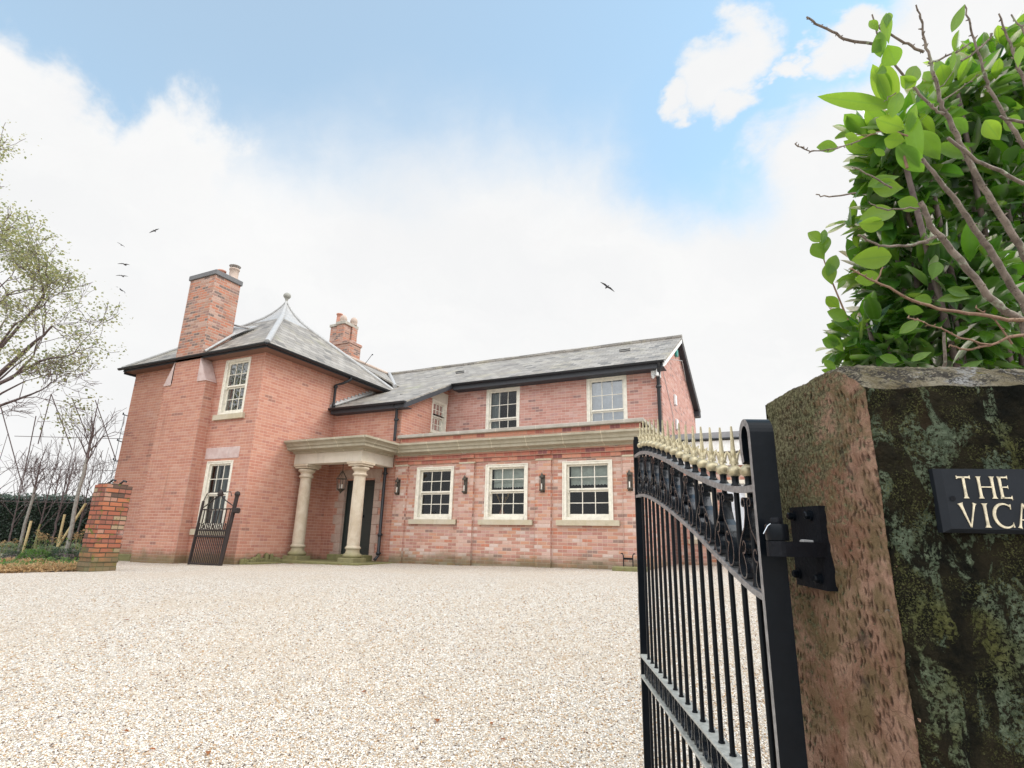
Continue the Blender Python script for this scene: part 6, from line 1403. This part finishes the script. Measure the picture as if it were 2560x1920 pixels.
bird(1518, 717, 18, .52, math.radians(26+20), .45, 'dark bird gliding in the middle of the pale sky')
bird(386, 577, 24, .42, math.radians(26), -.5, 'small distant bird higher up right of the tree'); bird(303, 612, 24, .32, math.radians(60), .4, 'topmost bird of the loose column beside the tree')
bird(311, 661, 24, .52, math.radians(26), .1, 'second bird of the column beside the tree, wings spread level'); bird(306, 690, 24, .46, math.radians(35), .0, 'third bird of the column beside the tree'); bird(303, 725, 24, .52, math.radians(26), .6, 'lowest bird of the column beside the tree, tilted steeply')
# ================================================================== loose gravel near the camera (geometry nodes scatter)
def pebble(i, r):
    bm = bmesh.new(); bmesh.ops.create_icosphere(bm, subdivisions=1, radius=1.0); rd = random.Random(i*17+3); sx, sy, sz = r*rd.uniform(.75, 1.25), r*rd.uniform(.6, 1.0), r*rd.uniform(.38, .62)
    for v in bm.verts: k = 1+rd.uniform(-.16, .16); v.co = Vector((v.co.x*sx*k, v.co.y*sy*k, v.co.z*sz*k))
    me = bpy.data.meshes.new('pebble'); bm.to_mesh(me); bm.free(); me.materials.append(MATS['loose_gravel']); return me
import bmesh
cpb = bpy.data.collections.new('pebble_shapes')
for i in range(6): cpb.objects.link(bpy.data.objects.new('pebble', pebble(i, .0072)))
me = bpy.data.meshes.new('loose_gravel_stones'); q = []
# fan in front of the camera
R0, R1 = 1.2, 9.0; th0, th1 = math.radians(-50), math.radians(48); NR, NTH = 30, 24; vv = []; ff = []; dens = []
for i in range(NR+1):
    rr_ = R0+(R1-R0)*i/NR
    for j in range(NTH+1): a = YAW+th0+(th1-th0)*j/NTH; x, y = -math.sin(a)*rr_, math.cos(a)*rr_; vv.append((x, y, gz(x, y)+.003)); dens.append(max(0, 1-max(0, (rr_-3.0))/6.0)**1.3)
for i in range(NR):
    for j in range(NTH): k = i*(NTH+1)+j; ff.append((k, k+1, k+NTH+2, k+NTH+1))
me.from_pydata(vv, [], ff); me.flip_normals() if False else None
at = me.attributes.new('dens', 'FLOAT', 'POINT'); at.data.foreach_set('value', dens)
og_ = bpy.data.objects.new('loose_gravel', me); COL.objects.link(og_); tag(og_, 'loose pale buff gravel stones covering the driveway in the foreground', 'gravel', kind='stuff'); me.materials.append(MATS['loose_gravel'])
ng = bpy.data.node_groups.new('scatter_gravel', 'GeometryNodeTree'); ng.interface.new_socket('Geometry', in_out='INPUT', socket_type='NodeSocketGeometry'); ng.interface.new_socket('Geometry', in_out='OUTPUT', socket_type='NodeSocketGeometry')
N_ = ng.nodes; Lk = ng.links; gi = N_.new('NodeGroupInput'); go = N_.new('NodeGroupOutput')
dp = N_.new('GeometryNodeDistributePointsOnFaces'); dp.distribute_method = 'RANDOM'; na = N_.new('GeometryNodeInputNamedAttribute'); na.data_type = 'FLOAT'; na.inputs[0].default_value = 'dens'
mm = N_.new('ShaderNodeMath'); mm.operation = 'MULTIPLY'; mm.inputs[1].default_value = 7600; Lk.new(na.outputs[0], mm.inputs[0]); Lk.new(mm.outputs[0], dp.inputs['Density'])
ci_ = N_.new('GeometryNodeCollectionInfo'); ci_.inputs[0].default_value = cpb; ci_.inputs[1].default_value = True; ci_.inputs[2].default_value = True
ip = N_.new('GeometryNodeInstanceOnPoints'); ip.inputs['Pick Instance'].default_value = True
rv = N_.new('FunctionNodeRandomValue'); rv.data_type = 'FLOAT_VECTOR'; rv.inputs[0].default_value = (-.5, -.5, 0); rv.inputs[1].default_value = (.5, .5, 6.283)
rs_ = N_.new('FunctionNodeRandomValue'); rs_.data_type = 'FLOAT'; rs_.inputs[2].default_value = .45; rs_.inputs[3].default_value = 1.25
Lk.new(gi.outputs[0], dp.inputs['Mesh']); Lk.new(dp.outputs['Points'], ip.inputs['Points']); Lk.new(ci_.outputs[0], ip.inputs['Instance']); Lk.new(rv.outputs[0], ip.inputs['Rotation']); Lk.new(rs_.outputs[1], ip.inputs['Scale']); Lk.new(ip.outputs[0], go.inputs[0])
md = og_.modifiers.new('scatter', 'NODES'); md.node_group = ng
# a few fallen leaves on the drive
rf = random.Random(6); lvs, lfs, lrs = [], [], []
for k in range(90):
    if k < 12: px_, py_ = rf.uniform(200, 1500), rf.uniform(1480, 1900)
    else: px_, py_ = None, None
    if px_ is not None:
        p = onZ(px_, py_, -1.0); p.z = gz(p.x, p.y)+.012
        r = ray(px_, py_); tt = 1.0
        for _ in range(60):
            if (r*tt).z < gz((r*tt).x, (r*tt).y): break
            tt += .25
        p = r*tt; p.z = gz(p.x, p.y)+.012
    else:
        x = rf.uniform(-13.5, -3); y = (YF-.12 if x < -11.7 else YR-.12)-abs(rf.gauss(0, .18)); 
        if x > -11.7 and x < -9: y -= 1.5
        p = Vector((x, y, gz(x, y)+.012))
    leaf_into(lvs, lfs, lrs, p, Vector((rf.gauss(0, 1), rf.gauss(0, 1), .1)), Vector((0, 0, 1)), rf.uniform(.03, .06), rf.uniform(.012, .022), .4, .1, rf.random(), seg=3)
o = leaf_obj('fallen_leaves', lvs, lfs, lrs, 'fallen_leaf', None); tag(o, 'scattered brown fallen leaves on the gravel', 'leaves', kind='stuff')
# ------------------------------------------------------------------ render settings
S.render.engine = 'CYCLES'
S.cycles.max_bounces = 8; S.cycles.transparent_max_bounces = 12
print('objects', len(bpy.data.objects))
